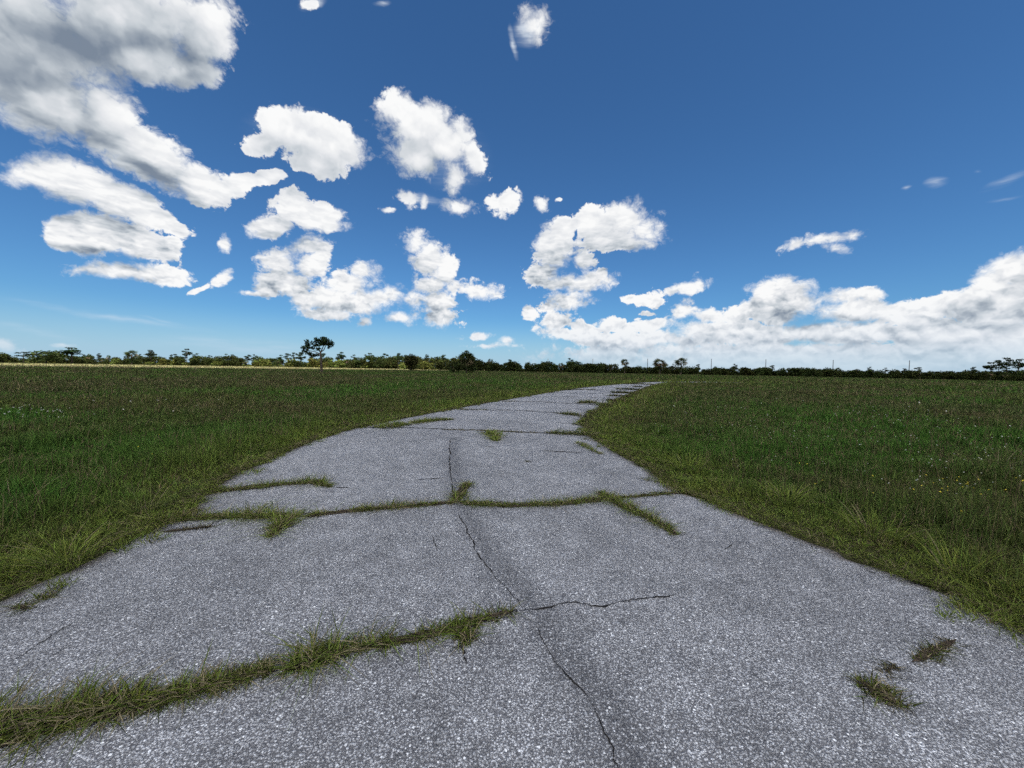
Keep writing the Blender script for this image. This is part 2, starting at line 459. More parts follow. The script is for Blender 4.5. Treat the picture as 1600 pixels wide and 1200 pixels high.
def build_road():
    tt = np.concatenate([np.linspace(0, 0.2, 200)[:-1], np.linspace(0.2, 0.55, 420)[:-1], np.linspace(0.55, 1, 120)])
    def para(P):
        P = smooth_line(P, 2)
        return P
    # pair the two edges by matching joints
    def along(P, knots_t):
        P = np.asarray(P)
        return np.stack([np.interp(tt, knots_t, P[:, k]) for k in (0, 1)], 1)
    L, Rr = para(PL), para(PR)
    def tpar(P):
        s = np.concatenate([[0], np.cumsum(np.linalg.norm(np.diff(P, axis=0), axis=1))]); return s / s[-1]
    L = along(L, tpar(L)); Rr = along(Rr, tpar(Rr))
    # rag the two edges
    for E, s in ((L, 21), (Rr, 33)):
        tan = np.gradient(E, axis=0); tan /= np.linalg.norm(tan, axis=1)[:, None] + 1e-9
        nrm = np.stack([-tan[:, 1], tan[:, 0]], 1)
        E += nrm * ((fbm(E[:, 0], E[:, 1], 4.0, s, 5) - 0.5) * 0.18 + (fbm(E[:, 0], E[:, 1], 14.0, s + 3, 3) - 0.5) * 0.10)[:, None]
    nc = 64
    u = np.linspace(0, 1, nc); u = u * u * (3 - 2 * u) * 0.5 + u * 0.5
    P = L[:, None, :] * (1 - u)[None, :, None] + Rr[:, None, :] * u[None, :, None]
    nr = len(tt)
    wid = np.linalg.norm(L - Rr, axis=1)
    ed = np.minimum(u, 1 - u)[None, :] * wid[:, None]
    X, Y = P[..., 0], P[..., 1]
    z = ROAD_Z + 0.035 * (1 - (2 * u - 1) ** 2)[None, :] + (fbm(X, Y, 0.8, 4) - 0.5) * 0.03 - 0.03 * np.exp(-ed / 0.06)
    stain = np.exp(-(dist_line(X, Y, MAIN_CRACK + np.array([0.06, 0])) / 0.11) ** 2)
    V = np.stack([X, Y, z], -1).reshape(-1, 3)
    a, b_ = np.meshgrid(np.arange(nc - 1), np.arange(nr - 1)); q = (b_ * nc + a).ravel()
    F = [np.stack([q, q + 1, q + nc + 1, q + nc], 1)]
    o = mesh_obj('road', V, F, m_road, attrs={'edge': ed.ravel(), 'stain': stain.ravel()}, smooth=True)
    return tag(o, kind='structure')

m_road, N = material('worn_chip_seal')
P_ = N.new('ShaderNodeNewGeometry').outputs['Position']
edge = N.new('ShaderNodeAttribute', attribute_name='edge').outputs['Fac']
stain = N.new('ShaderNodeAttribute', attribute_name='stain').outputs['Fac']
p2 = N.v('MULTIPLY', P_, (1, 1, 0.0))
pw = N.v('ADD', p2, N.v('SCALE', N.v('SUBTRACT', N.noise(p2, 60, 2, 0.5, color=True), (0.5, 0.5, 0.5)), scale=0.012))
cell = N.sep(N.voro(pw, 118.0, out='Color'))
dist = N.voro(pw, 118.0, out='Distance')
big = N.sep(N.voro(pw, 66.0, out='Color'))
bigd = N.voro(pw, 66.0, out='Distance')
chip = N.ramp(cell[0], [(0.0, 0.18), (0.35, 0.34), (0.7, 0.48), (0.9, 0.58), (1.0, 0.74)])
tar = N.step(dist, 0.30, 0.62)
body = N.mix(N.m('MULTIPLY', tar, 0.85), chip, (0.095, 0.092, 0.096))
white = N.m('MULTIPLY', N.step(big[1], 0.94, 0.955), N.step(bigd, 0.42, 0.30))
body = N.mix(white, body, (0.86, 0.86, 0.84))
patch = N.noise(p2, 0.55, 5, 0.6)
mid = N.noise(p2, 4.5, 5, 0.65)
fac = N.m('MULTIPLY', N.step(patch, 0.3, 0.7, 0.84, 1.16), N.step(mid, 0.25, 0.75, 0.82, 1.17))
body = N.v('MULTIPLY', body, N.xyz(N.m('MULTIPLY', fac, 1.04), N.m('MULTIPLY', fac, 1.05), N.m('MULTIPLY', fac, 1.095)))
st = N.m('MULTIPLY', stain, N.step(N.m('ADD', mid, N.m('MULTIPLY', N.m('ADD', N.noise(p2, 22.0, 5, 0.75), N.m('MULTIPLY_ADD', cell[2], 0.7, -0.35)), 1.1)), 0.62, 1.20))
body = N.mix(N.m('MULTIPLY', st, 0.75), body, (0.05, 0.05, 0.055))
dirt = N.step(N.m('ADD', edge, N.m('MULTIPLY', N.m('SUBTRACT', N.noise(p2, 6.0, 5, 0.65), 0.5), 0.35)), 0.03, 0.26, 0.9, 0.0)
body = N.mix(dirt, body, N.mix(mid, (0.045, 0.035, 0.028), (0.15, 0.125, 0.105)))
bs = N.new('ShaderNodeBsdfPrincipled')
N.put(bs.inputs['Base Color'], body); bs.inputs['Roughness'].default_value = 0.75
bs.inputs['Specular IOR Level'].default_value = 0.35
bp = N.new('ShaderNodeBump'); bp.inputs['Strength'].default_value = 0.9; bp.inputs['Distance'].default_value = 0.006
N.put(bp.inputs['Height'], N.m('ADD', N.m('MULTIPLY', N.m('SUBTRACT', 1.0, dist), 1.0), N.m('MULTIPLY', cell[1], 0.8)))
N.l.new(bp.outputs[0], bs.inputs['Normal'])
finish(N, bs.outputs[0])
road = build_road()

def road_z(x, y):
    """height of the road top, close enough for laying things on it"""
    return ROAD_Z + 0.030 + (fbm(x, y, 0.8, 4) - 0.5) * 0.03

from mathutils.bvhtree import BVHTree
_rd = road.data
ROAD_BVH = BVHTree.FromPolygons([v.co.copy() for v in _rd.vertices], [tuple(p.vertices) for p in _rd.polygons])
def surface_z(xy):
    out = np.zeros(len(xy))
    for i, (x, y) in enumerate(xy):
        h = ROAD_BVH.ray_cast(Vector((x, y, 5)), Vector((0, 0, -1)))
        out[i] = h[0].z if h[0] is not None else 0.0
    return out

# cracks: thin broken ribbons of dark soil lying on the road
m_crack, N = material('crack_soil')
P_ = N.new('ShaderNodeNewGeometry').outputs['Position']
b = N.new('ShaderNodeBsdfDiffuse'); N.put(b.inputs[0], N.ramp(N.noise(P_, 90, 3, 0.6), [(0.3, (0.010, 0.010, 0.011)), (0.7, (0.035, 0.032, 0.03))])); finish(N, b.outputs[0])

def crack(px, w=0.010, jag=0.02, gaps=0.0, seed=0):
    P = np.array([gnd(*p, z=ROAD_Z + 0.03) for p in px])
    dep = P[:, 1].mean()
    P = resample(P, step=max(0.02, dep * 0.005))
    n = len(P)
    tan = np.gradient(P, axis=0); tan /= np.linalg.norm(tan, axis=1)[:, None] + 1e-9
    nrm = np.stack([-tan[:, 1], tan[:, 0]], 1)
    s = np.arange(n) * 1.0
    P = P + nrm * ((fbm(s, s * 0 + seed, 0.13, seed, 4) - 0.5) * 2 * jag)[:, None]
    ww = w * (0.2 + 1.5 * vnoise(s, s * 0 + 3, 0.35, seed + 5) ** 1.5)
    P = P + nrm * (rng.normal(0, 0.35, n) * w)[:, None]
    ww *= np.clip(np.minimum(s, n - 1 - s) / 4.0, 0.15, 1)
    A = P + nrm * ww[:, None] * 0.5; B = P - nrm * ww[:, None] * 0.5
    keep = vnoise(s, s * 0 + 9, 0.22, seed + 9) >= gaps
    za = surface_z(A) + 0.004; zb = surface_z(B) + 0.004
    V = np.empty((2 * n, 3)); V[0::2] = np.column_stack([A, za]); V[1::2] = np.column_stack([B, zb])
    k = np.arange(n - 1)[keep[:-1]]
    if len(k) == 0: return
    mesh_obj('crack', V, [np.stack([2 * k, 2 * k + 1, 2 * k + 3, 2 * k + 2], 1)], m_crack, parent=road)

CRACKS = [
 ([(704, 688), (703, 720), (706, 755), (711, 785)], .016, .03, .2),
 ([(718, 806), (736, 845), (756, 878), (782, 912), (815, 955)], .009, .03, .05),
 ([(835, 985), (850, 1010), (880, 1052), (918, 1098), (945, 1150), (985, 1225)], .007, .04, .15),
 ([(800, 960), (850, 955), (890, 945), (940, 950), (985, 940), (1056, 929)], .011, .02, .0),
 ([(865, 950), (858, 930)], .006, .01, .0),
 ([(645, 750), (700, 747)], .022, .01, .0), ([(840, 704), (912, 706)], .03, .01, .0), ([(758, 699), (776, 699)], .035, .01, .0),
 ([(515, 761), (566, 763)], .018, .02, .0), ([(18, 1032), (60, 1000), (116, 966)], .012, .015, .0), ([(66, 1032), (118, 1001)], .014, .01, .35),
 ([(675, 838), (683, 862)], .007, .01, .0), ([(1128, 860), (1146, 848)], .008, .01, .0), ([(1414, 943), (1448, 962)], .007, .01, .1),
 ([(1165, 1046), (1204, 1072)], .006, .01, .3), ([(722, 1008), (728, 1030), (732, 1052)], .014, .02, .1), ([(590, 890), (604, 891)], .006, .01, .0),
 ([(1340, 880), (1440, 906), (1530, 945), (1600, 980)], .014, .05, .25), ([(560, 666), (640, 668), (700, 671), (800, 674), (926, 678)], .09, .04, .0),
 ([(720, 640), (800, 641), (870, 645), (930, 650)], .12, .04, .0), ([(780, 627), (850, 628), (905, 631), (945, 633)], .16, .04, .0),
 ([(868, 660), (905, 661)], .03, .02, .0), ([(320, 802), (420, 806), (560, 797), (715, 785), (880, 787), (1060, 768)], .035, .03, .0),
 ([(-60, 1135), (100, 1120), (250, 1094), (420, 1050), (620, 1006), (740, 974), (800, 960)], .022, .03, .0),
 ([(480, 688), (415, 700)], .03, .03, .1), ([(1010, 768), (1065, 766)], .02, .02, .0), ([(1060, 690), (1000, 668)], .02, .02, .9),
 ([(840, 619), (930, 621), (985, 619)], .11, .05, .0), ([(850, 613), (930, 615), (990, 614)], .12, .05, .1), ([(880, 609), (1000, 610)], .14, .05, .1),
 ([(905, 605), (1010, 606)], .16, .05, .1), ([(950, 601.5), (1018, 602.5)], .2, .05, .1),
]
for i, c in enumerate(CRACKS): crack(c[0], c[1], c[2], c[3], i)

# ================================================================ grass
m_grass = leaf_material('grass_blades', 0.30, var=0.0)

def blades(base, h, w, lean, az, tint, seg, droop=0.6, zb=None):
    """curved tapering blades; returns V, list of face arrays, tint per vertex"""
    n = len(base)
    d = np.stack([np.cos(az), np.sin(az)], 1)                   # lean direction
    sd = np.stack([-np.sin(az), np.cos(az)], 1)
    tw = rng.uniform(-1.2, 1.2, n)
    sd = sd * np.cos(tw)[:, None] + d * np.sin(tw)[:, None]
    rows = []
    for k in range(seg + 1):
        t = k / seg
        f = lean * (t ** 1.0 * 0.55 + droop * t * t)
        c = np.column_stack([base + d * (f * h)[:, None], h * (t - 0.36 * np.minimum(lean, 1.9) * t * t)])
        if zb is not None: c[:, 2] += zb
        if k < seg:
            ww = w * (1 - 0.75 * t ** 1.5) * 0.5
            s3 = np.column_stack([sd * ww[:, None], np.zeros(n)])
            rows.append(c - s3); rows.append(c + s3)
        else: rows.append(c)
    V = np.stack(rows, 1)                                       # n, 2*seg+1, 3
    m = 2 * seg + 1
    i0 = np.arange(n) * m
    quads = [np.stack([i0 + 2 * k, i0 + 2 * k + 1, i0 + 2 * k + 3, i0 + 2 * k + 2], 1) for k in range(seg - 1)]
    tris = np.stack([i0 + 2 * seg - 2, i0 + 2 * seg - 1, i0 + 2 * seg], 1)
    return V.reshape(-1, 3), quads, tris, np.repeat(tint, m, 0)

def build_blades(name, parts, mat=None, **kw):
    Vs, Q, T, C = [], [], [], []
    off = 0
    for V, q, t, c in parts:
        Vs.append(V); C.append(c); Q += [x + off for x in q]; T.append(t + off); off += len(V)
    F = ([np.concatenate(Q)] if Q else []) + [np.concatenate(T)]
    return mesh_obj(name, np.concatenate(Vs), F, mat or m_grass, attrs={'tint': np.concatenate(C)}, **kw)

LUSH = np.array([0.060, 0.128, 0.024]); OLIVE = np.array([0.080, 0.100, 0.030]); DRY = np.array([0.150, 0.120, 0.065])
BROWN = np.array([0.078, 0.070, 0.034]); VERGE = np.array([0.150, 0.190, 0.040]); STRAW = np.array([0.30, 0.25, 0.15])
PALEDRY = np.array([0.46, 0.41, 0.20])

EDGE_L = resample(PL, step=0.5); EDGE_R = resample(PR, step=0.5)
def edge_dist(X, Y):
    return np.minimum(dist_line(X, Y, EDGE_L[::2]), dist_line(X, Y, EDGE_R[::2]))

def field_points(n, r0, r1, amax):
    a = rng.uniform(-amax, amax, n)
    r = np.exp(rng.uniform(math.log(r0), math.log(r1), n))
    return r * np.sin(a), r * np.cos(a), r

def colour_at(X, Y, r, ed):
    n = len(X)
    big = fbm(X, Y, 0.16, 50, 4); mid = fbm(X, Y, 0.9, 60, 3)
    brown = np.clip((fbm(X, Y + 0.0, 0.055, 70, 3) - 0.44) * 6, 0, 1) * np.clip((r - 8) / 9, 0, 1)
    brown = np.maximum(brown, np.clip((mid - 0.60) * 6, 0, 1) * 0.7)
    lush = np.clip((big - 0.36) * 5, 0, 1)
    for (qx, qy, qr) in ((150, 705, 3.0), (330, 680, 2.5), (60, 780, 1.2), (1560, 690, 5.0), (1250, 650, 6.0)):
        g = gnd(qx, qy); lush = np.maximum(lush, 0.85 * np.exp(-((X - g[0]) ** 2 + (Y - g[1]) ** 2) / qr ** 2)).clip(0, 1); brown = brown * (1 - 0.8 * np.exp(-((X - g[0]) ** 2 + (Y - g[1]) ** 2) / qr ** 2))
    c = OLIVE + (LUSH - OLIVE) * lush[:, None]
    c = c + (BROWN - c) * (0.62 * brown)[:, None]
    v = np.exp(-(ed / (0.6 + 0.06 * r)) ** 2) * np.clip(0.4 + mid, 0, 1)
    c = c + (VERGE - c) * (0.9 * v)[:, None]
    far = np.clip((r - 18) / 40, 0, 1) * 0.35
    c = c + (OLIVE * 1.1 - c) * far[:, None]
    dry = np.clip((r - 94) / 20, 0, 1) * (X < 0) * np.clip((Y - 70 - 1.0 * (X + 150) * (X > -150)) / 10, 0, 1)
    c = c + (PALEDRY - c) * (0.85 * dry)[:, None]
    c = c * rng.normal(1, 0.22, (n, 1)).clip(0.4, 1.7) * rng.normal(1, 0.07, (n, 3)).clip(0.75, 1.3)
    k = rng.random(n) < (0.10 + 0.12 * brown)
    c[k] = (DRY * 0.7 + STRAW * 0.3 * rng.random((n, 1)))[k]
    return c

def build_field():
    parts = []
    def zone(n_tuft, per, r0, r1, seg, amax=R(66)):
        X, Y, r = field_points(n_tuft, r0, r1, amax)
        ins = inside(X, Y, ROAD)
        ed = edge_dist(X, Y)
        lim = (fbm(X, Y, 3.6, 90, 4) - 0.47) * 1.0                # tufts lap over the road's edge in places
        ok = (~ins) | (ed < lim)
        X, Y, r, ed = X[ok], Y[ok], r[ok], np.where(ins, -ed, ed)[ok]
        n = len(X)
        clump = fbm(X, Y, 1.1, 80, 3)
        hh = (0.12 + 0.20 * np.clip((clump - 0.35) * 2.2, 0, 1)) * (0.65 + 0.5 * vnoise(X, Y, 0.2, 81))
        hh *= np.clip(0.22 + ed / 1.1, 0.2, 1.0)
        hh *= 1 + 0.3 * np.clip((r - 12) / 30, 0, 1) + 0.9 * np.clip((Y - 34) / 10, 0, 1) * (Y < 90) * (X > 4)
        ed_far = np.abs(ed)
        T = colour_at(X, Y, r, ed_far)
        rep = lambda a: np.repeat(a, per, 0)
        k = len(X) * per
        spread = rep(0.030 + 0.006 * r)
        a = rng.uniform(0, 2 * math.pi, k)
        q = np.sqrt(rng.random(k)) * spread
        base = np.column_stack([rep(X) + q * np.cos(a), rep(Y) + q * np.sin(a)])
        h = rep(hh) * rng.uniform(0.5, 1.25, k)
        lean = np.abs(rng.normal(0.55, 0.4, k)) + rep(np.where(ed < 0.5, 0.35, 0.0))
        w = np.maximum(0.0060, 0.0012 * rep(r)) * rng.uniform(0.7, 1.4, k)
        t = rep(T) * rng.normal(1, 0.30, (k, 1)).clip(0.35, 2.0)
        parts.append(blades(base, h, w, lean, a + rng.normal(0, 0.5, k), t, seg, zb=rep(np.clip(-ed / 0.08, 0, 1) * 0.028)))
    zone(34000, 8, 2.0, 9.0, 3)
    zone(60000, 5, 8.0, 40.0, 2)
    zone(52000, 4, 36.0, 360.0, 2)
    # dead runners and litter creeping out over the road's edge
    for E in (EDGE_L, EDGE_R):
        Q = resample(E, step=0.02)
        r = np.hypot(Q[:, 0], Q[:, 1])
        Q = Q[(r < 45) & (Q[:, 1] > 0.3)]; Q = Q[rng.random(len(Q)) < np.clip(6 / np.hypot(Q[:, 0], Q[:, 1]), 0.15, 1)]
        Q = np.repeat(Q, 6, 0); k = len(Q)
        Q = Q + rng.normal(0, 1, (k, 2)) * (0.03 + 0.20 * np.clip(fbm(Q[:, 0], Q[:, 1], 2.2, 44, 4) - 0.30, 0, 1))[:, None]
        rr = np.hypot(Q[:, 0], Q[:, 1])
        col = np.where((rng.random(k) < 0.3)[:, None], STRAW * 0.6, np.where((rng.random(k) < 0.45)[:, None], VERGE * 0.8, BROWN * 0.8)) * rng.normal(1, 0.25, (k, 1)).clip(0.4, 1.7)
        parts.append(blades(Q, rng.uniform(0.03, 0.09, k), np.maximum(0.004, 0.0012 * rr) * rng.uniform(0.6, 1.3, k), rng.uniform(1.3, 3.2, k), rng.uniform(0, 6.28, k), col, 3, zb=np.full(k, 0.028)))
    # small tufts and runners that lap over the broken edge
    for E, sgn in ((EDGE_L, 1.0), (EDGE_R, -1.0)):
        Q = resample(E, step=0.05); r = np.hypot(Q[:, 0], Q[:, 1])
        Q = Q[(r < 30) & (Q[:, 1] > 0.4) & (rng.random(len(Q)) < 0.55 * np.clip(5 / r, 0.25, 1))]
        if not len(Q): continue
        gate = np.clip(fbm(Q[:, 0], Q[:, 1], 1.6, 15, 3) - 0.36, 0, 1) * 1.1
        Q = Q[gate > 0]; gate = gate[gate > 0]
        Q = Q + np.column_stack([sgn * gate * rng.uniform(0, 1.0, len(Q)), rng.normal(0, 0.03, len(Q))])
        m_ = 26; k = len(Q) * m_
        B = np.repeat(Q, m_, 0) + rng.normal(0, 0.035, (k, 2)); rr = np.hypot(B[:, 0], B[:, 1])
        col = VERGE[None] * np.repeat(rng.normal(0.85, 0.2, (len(Q), 1)), m_, 0).clip(0.4, 1.3) * rng.normal(1, 0.3, (k, 1)).clip(0.35, 1.8)
        kk = rng.random(k) < 0.18; col[kk] = STRAW * 0.55
        parts.append(blades(B, rng.uniform(0.03, 0.11, k), np.maximum(0.005, 0.0012 * rr) * rng.uniform(0.6, 1.3, k), np.abs(rng.normal(1.2, 0.6, k)), rng.uniform(0, 6.28, k), col, 3, zb=np.full(k, 0.022)))
    # taller seed stalks
    X, Y, r = field_points(9000, 3.0, 60.0, R(62))
    ok = (~inside(X, Y, ROAD)) & (edge_dist(X, Y) > 0.7) & (fbm(X, Y, 0.25, 95, 3) > 0.42)
    X, Y, r = X[ok], Y[ok], r[ok]; n = len(X)
    parts.append(blades(np.column_stack([X, Y]), rng.uniform(0.3, 0.6, n), np.maximum(0.003, 0.0007 * r), np.abs(rng.normal(0.25, 0.2, n)), rng.uniform(0, 6.28, n),
                        (DRY * 0.8)[None] * rng.uniform(0.6, 1.4, (n, 1)), 3))
    o = build_blades('field_grass', parts)
    tag(o, 'patchy green and brown meadow grass covering both sides of the cracked road', 'grass', kind='stuff')
build_field()

# bigger arching grass clumps that stand out of the field beside the road: things of their own
def grass_clump(px, label, n=90, h=0.5, spread=0.12, tint=VERGE, group=None, name='grass_clump', z=0.0):
    c = gnd(*px)
    a = rng.uniform(0, 2 * math.pi, n); q = np.sqrt(rng.random(n)) * spread
    base = np.column_stack([q * np.cos(a), q * np.sin(a)])
    t = tint[None] * rng.normal(1, 0.25, (n, 1)).clip(0.5, 1.6) * rng.normal(1, 0.06, (n, 3)).clip(0.8, 1.2)
    k = rng.random(n) < 0.15; t[k] = STRAW * 0.7
    V, qd, tr, C = blades(base, h * rng.uniform(0.45, 1.1, n), np.full(n, max(0.006, 0.0013 * np.hypot(*c))) * rng.uniform(0.7, 1.2, n),
                          np.abs(rng.normal(0.75, 0.3, n)), a + rng.normal(0, 0.4, n), t, 4, droop=0.9)
    o = build_blades(name, [(V, qd, tr, C)], loc=(c[0], c[1], z))
    tag(o, label, 'grass clump', group)
    return o
grass_clump((105, 880), 'bright arching grass clump leaning over the near left road edge', 150, 0.30, 0.13)
grass_clump((228, 800), 'loose grass clump beside the left road edge where the second crack meets it', 80, 0.34, 0.14, OLIVE * 1.3)
grass_clump((40, 790), 'tall dark green grass clump in the near left meadow', 160, 0.36, 0.22, LUSH * 1.0)
grass_clump((1500, 905), 'pale long bladed grass clump sprawling by the near right road edge', 80, 0.32, 0.12, VERGE * 0.95)
grass_clump((1365, 838), 'yellow green arching grass clump right of the bend in the near right verge', 150, 0.30, 0.18)
grass_clump((1230, 785), 'yellow green grass clump in the right verge past the diagonal weed strip', 150, 0.28, 0.2)
grass_clump((1075, 735), 'bright lime grass clump beside the right road edge near the weedy crack end', 170, 0.30, 0.26, VERGE * 0.95)
grass_clump((1545, 735), 'tall feathery grass clump standing in the dark right meadow', 120, 0.42, 0.24, OLIVE * 1.1)

# grass that grows out of the cracks: every strip or tuft is a thing
def strip(px, widths, heights, label, dens=1.0, tint=VERGE * 0.8, name='grass_strip', cat='grass strip', dry=0.25, group=None, cont=0.12):
    P = np.array([gnd(*p, z=ROAD_Z + 0.03) for p in px])
    s = np.concatenate([[0], np.cumsum(np.linalg.norm(np.diff(P, axis=0), axis=1))])
    L = s[-1]; dep = np.hypot(P[:, 0], P[:, 1]).mean()
    wid = np.asarray(widths, float); hei = np.asarray(heights, float)
    if wid.ndim == 0 or len(np.atleast_1d(wid)) == 1: wid = np.full(len(P), float(np.atleast_1d(wid)[0]))
    if hei.ndim == 0 or len(np.atleast_1d(hei)) == 1: hei = np.full(len(P), float(np.atleast_1d(hei)[0]))
    n = int(dens * L * (np.mean(wid) + 0.04) * 4600 / max(1.0, dep / 2.5) ** 1.3) + 40
    q = rng.random(n) * L
    wl = np.interp(q, s, wid); hl = np.interp(q, s, hei)
    c = np.stack([np.interp(q, s, P[:, 0]), np.interp(q, s, P[:, 1])], 1)
    i = np.clip(np.searchsorted(s, q) - 1, 0, len(P) - 2)
    tan = (P[i + 1] - P[i]) / (np.linalg.norm(P[i + 1] - P[i], axis=1)[:, None] + 1e-9)
    nrm = np.stack([-tan[:, 1], tan[:, 0]], 1)
    gate = vnoise(q, q * 0, 4.5 / max(1, dep / 3), int(L * 100) % 97) * 0.6 + vnoise(q, q * 0, 12.0 / max(1, dep / 3), 5) * 0.4
    side = rng.normal(0, 0.42, n).clip(-1.1, 1.1)
    wl = wl * (0.35 + 1.1 * gate)
    keep = rng.random(n) < np.clip((gate - 0.30) * 4.5 + cont, 0.06, 1)
    base = c + nrm * (side * wl * 0.5)[:, None]
    base, hl, side, gate = base[keep], hl[keep], side[keep], gate[keep]; tan, nrm = tan[keep], nrm[keep]
    n = len(base)
    out = np.arctan2(nrm[:, 1] * np.sign(side), nrm[:, 0] * np.sign(side))
    az = np.where(rng.random(n) < 0.55, out + rng.normal(0, 0.8, n), rng.uniform(0, 6.28, n))
    t = tint[None] * rng.normal(1, 0.42, (n, 1)).clip(0.3, 2.2) * rng.normal(1, 0.06, (n, 3)).clip(0.8, 1.2)
    k = rng.random(n) < dry; t[k] = (STRAW * rng.uniform(0.5, 1.15, (n, 1)))[k]
    h = hl * (0.45 + 0.9 * gate) * rng.uniform(0.5, 1.25, n) + (rng.random(n) < 0.06) * hl * rng.uniform(0.3, 0.9, n)
    w = max(0.0062, 0.0013 * dep)
    o0 = P.mean(0); z0 = surface_z([o0])[0]
    V, qd, tr, C = blades(base - o0, h, np.full(n, w) * rng.uniform(0.6, 1.3, n), np.abs(rng.normal(1.35, 0.7, n)), az, t, 3, droop=0.8, zb=surface_z(base) - z0 - 0.004)
    parts = [(V, qd, tr, C)]
    # brown litter lying flat among the stems
    m = max(10, n // 5)
    j = rng.integers(0, n, m)
    bs = base[j] + rng.normal(0, 0.02, (m, 2)) - o0
    parts.append(blades(bs, rng.uniform(0.02, 0.05, m), np.full(m, w * 1.2), rng.uniform(1.5, 3.0, m), rng.uniform(0, 6.28, m), (BROWN * 0.9)[None] * rng.uniform(0.4, 1.5, (m, 1)), 2,
                        zb=surface_z(base[j]) - z0))
    o = build_blades(name, parts, loc=(o0[0], o0[1], z0))
    tag(o, label, cat, group)
    if dep < 7:                                              # the dark soil the grass is rooted in
        m_ = max(8, int(L / 0.02)); qq = np.linspace(0, L, m_)
        cc = np.stack([np.interp(qq, s, P[:, 0]), np.interp(qq, s, P[:, 1])], 1)
        tt = np.gradient(cc, axis=0); tt /= np.linalg.norm(tt, axis=1)[:, None] + 1e-9
        nn = np.stack([-tt[:, 1], tt[:, 0]], 1)
        hw = np.interp(qq, s, wid) * 0.36 * (0.3 + 1.2 * fbm(qq, qq * 0 + 4, 9, 3, 4)) * np.clip(np.minimum(qq, L - qq) / 0.08, 0.05, 1)
        hv = np.interp(qq, s, wid) * 0.36 * (0.3 + 1.2 * fbm(qq, qq * 0 + 8, 9, 6, 4)) * np.clip(np.minimum(qq, L - qq) / 0.08, 0.05, 1)
        A = cc + nn * hw[:, None]; B = cc - nn * hv[:, None]
        V = np.empty((2 * m_, 3)); V[0::2] = np.column_stack([A - o0, surface_z(A) + 0.007 - z0]); V[1::2] = np.column_stack([B - o0, surface_z(B) + 0.007 - z0])
        k = np.arange(m_ - 1)
        mesh_obj('soil', V, [np.stack([2 * k, 2 * k + 1, 2 * k + 3, 2 * k + 2], 1)], m_soil, parent=o)
    return o

m_soil, N = material('rooted_soil')
P_ = N.new('ShaderNodeNewGeometry').outputs['Position']
b = N.new('ShaderNodeBsdfDiffuse'); N.put(b.inputs[0], N.ramp(N.noise(P_, 70, 5, 0.7), [(0.3, (0.018, 0.014, 0.011)), (0.55, (0.055, 0.043, 0.033)), (0.75, (0.15, 0.12, 0.09))])); finish(N, b.outputs[0])

strip([(-120, 1172), (-40, 1152), (60, 1127), (150, 1110), (250, 1094), (330, 1072), (425, 1048)], [.38, .36, .30, .19, .15, .12, .05], [.11, .10, .09, .07, .06, .06, .04],
      'broad shaggy grass strip filling the nearest crack at the lower left', 1.5, VERGE * 0.66, dry=0.38)
strip([(440, 1052), (500, 1030), (545, 1018)], [.10, .20, .06], [.07, .12, .05], 'domed olive grass tuft in the nearest crack beyond the broad strip', 1.7, VERGE * 0.75, 'grass_tuft', 'grass tuft')
strip([(545, 1018), (600, 1010), (650, 1000), (700, 988), (745, 974), (808, 958)], [.06, .10, .12, .07, .09, .05], [.05, .07, .07, .05, .06, .04],
      'thin dry grass strip along the nearest crack ending at the road seam', 1.4, VERGE * 0.75)
strip([(715, 985), (728, 1000), (732, 1014)], [.12, .10, .04], [.05, .05, .03], 'small grass tuft hanging below the nearest crack near the seam', 1.3, VERGE * 0.8, 'grass_tuft', 'grass tuft')
strip([(215, 815), (270, 806), (330, 803), (400, 803), (470, 806)], [.30, .26, .20, .24, .14], [.13, .12, .10, .12, .08], 'thick grass strip growing from the left edge along the second crack', 1.3, VERGE * 0.85, cont=0.6)
strip([(470, 806), (560, 797), (640, 792), (715, 785)], [.16, .14, .13, .12], [.08, .08, .07, .07], 'straw coloured grass strip in the second crack left of the seam', 1.5, VERGE * 0.75, dry=0.4, cont=0.6)
strip([(715, 787), (800, 791), (880, 787), (945, 779)], [.12, .15, .15, .18], [.06, .07, .07, .08], 'even grass strip in the second crack right of the seam', 1.5, VERGE * 0.8, cont=0.6)
strip([(945, 778), (1000, 774), (1075, 766)], [.08, .06, .16], [.06, .05, .08], 'thin grass strip reaching the right verge at the end of the second crack', 1.3, VERGE * 0.75, cont=0.6)
strip([(448, 806), (438, 820), (422, 838)], [.14, .20, .08], [.10, .11, .05], 'bushy grass tuft drooping below the second crack near the left edge', 1.5, VERGE * 0.95, 'grass_tuft', 'grass tuft')
strip([(712, 784), (720, 770), (732, 755)], [.17, .22, .08], [.08, .10, .05], 'yellow green grass tuft standing where the seam crosses the second crack', 1.5, VERGE, 'grass_tuft', 'grass tuft')
strip([(935, 768), (960, 782), (1000, 802), (1035, 820), (1058, 836)], [.14, .22, .18, .13, .08], [.07, .09, .08, .07, .04], 'diagonal grass strip slanting down the right lane from the second crack', 1.5, VERGE * 0.85, cont=0.6)
strip([(310, 766), (380, 760), (440, 756), (490, 753), (518, 761)], [.34, .22, .20, .22, .06], [.14, .10, .09, .11, .04], 'grass strip reaching in from the left edge above the second crack', 1.3, VERGE * 0.8)
strip([(590, 668), (640, 662), (680, 656), (708, 655)], [.75, .65, .45, .15], [.18, .16, .15, .07], 'low grass strip beside the left edge at the third crack', 1.3, VERGE * 0.85, cont=0.6)
strip([(690, 672), (760, 673), (840, 676)], [.16, .10, .12], [.07, .05, .06], 'sparse dark grass strip along the middle of the third crack', 0.9, BROWN * 1.2)
strip([(850, 676), (890, 677), (932, 678)], [.25, .38, .5], [.11, .14, .16], 'grass strip growing in from the right verge along the third crack', 1.2, OLIVE, cont=0.6)
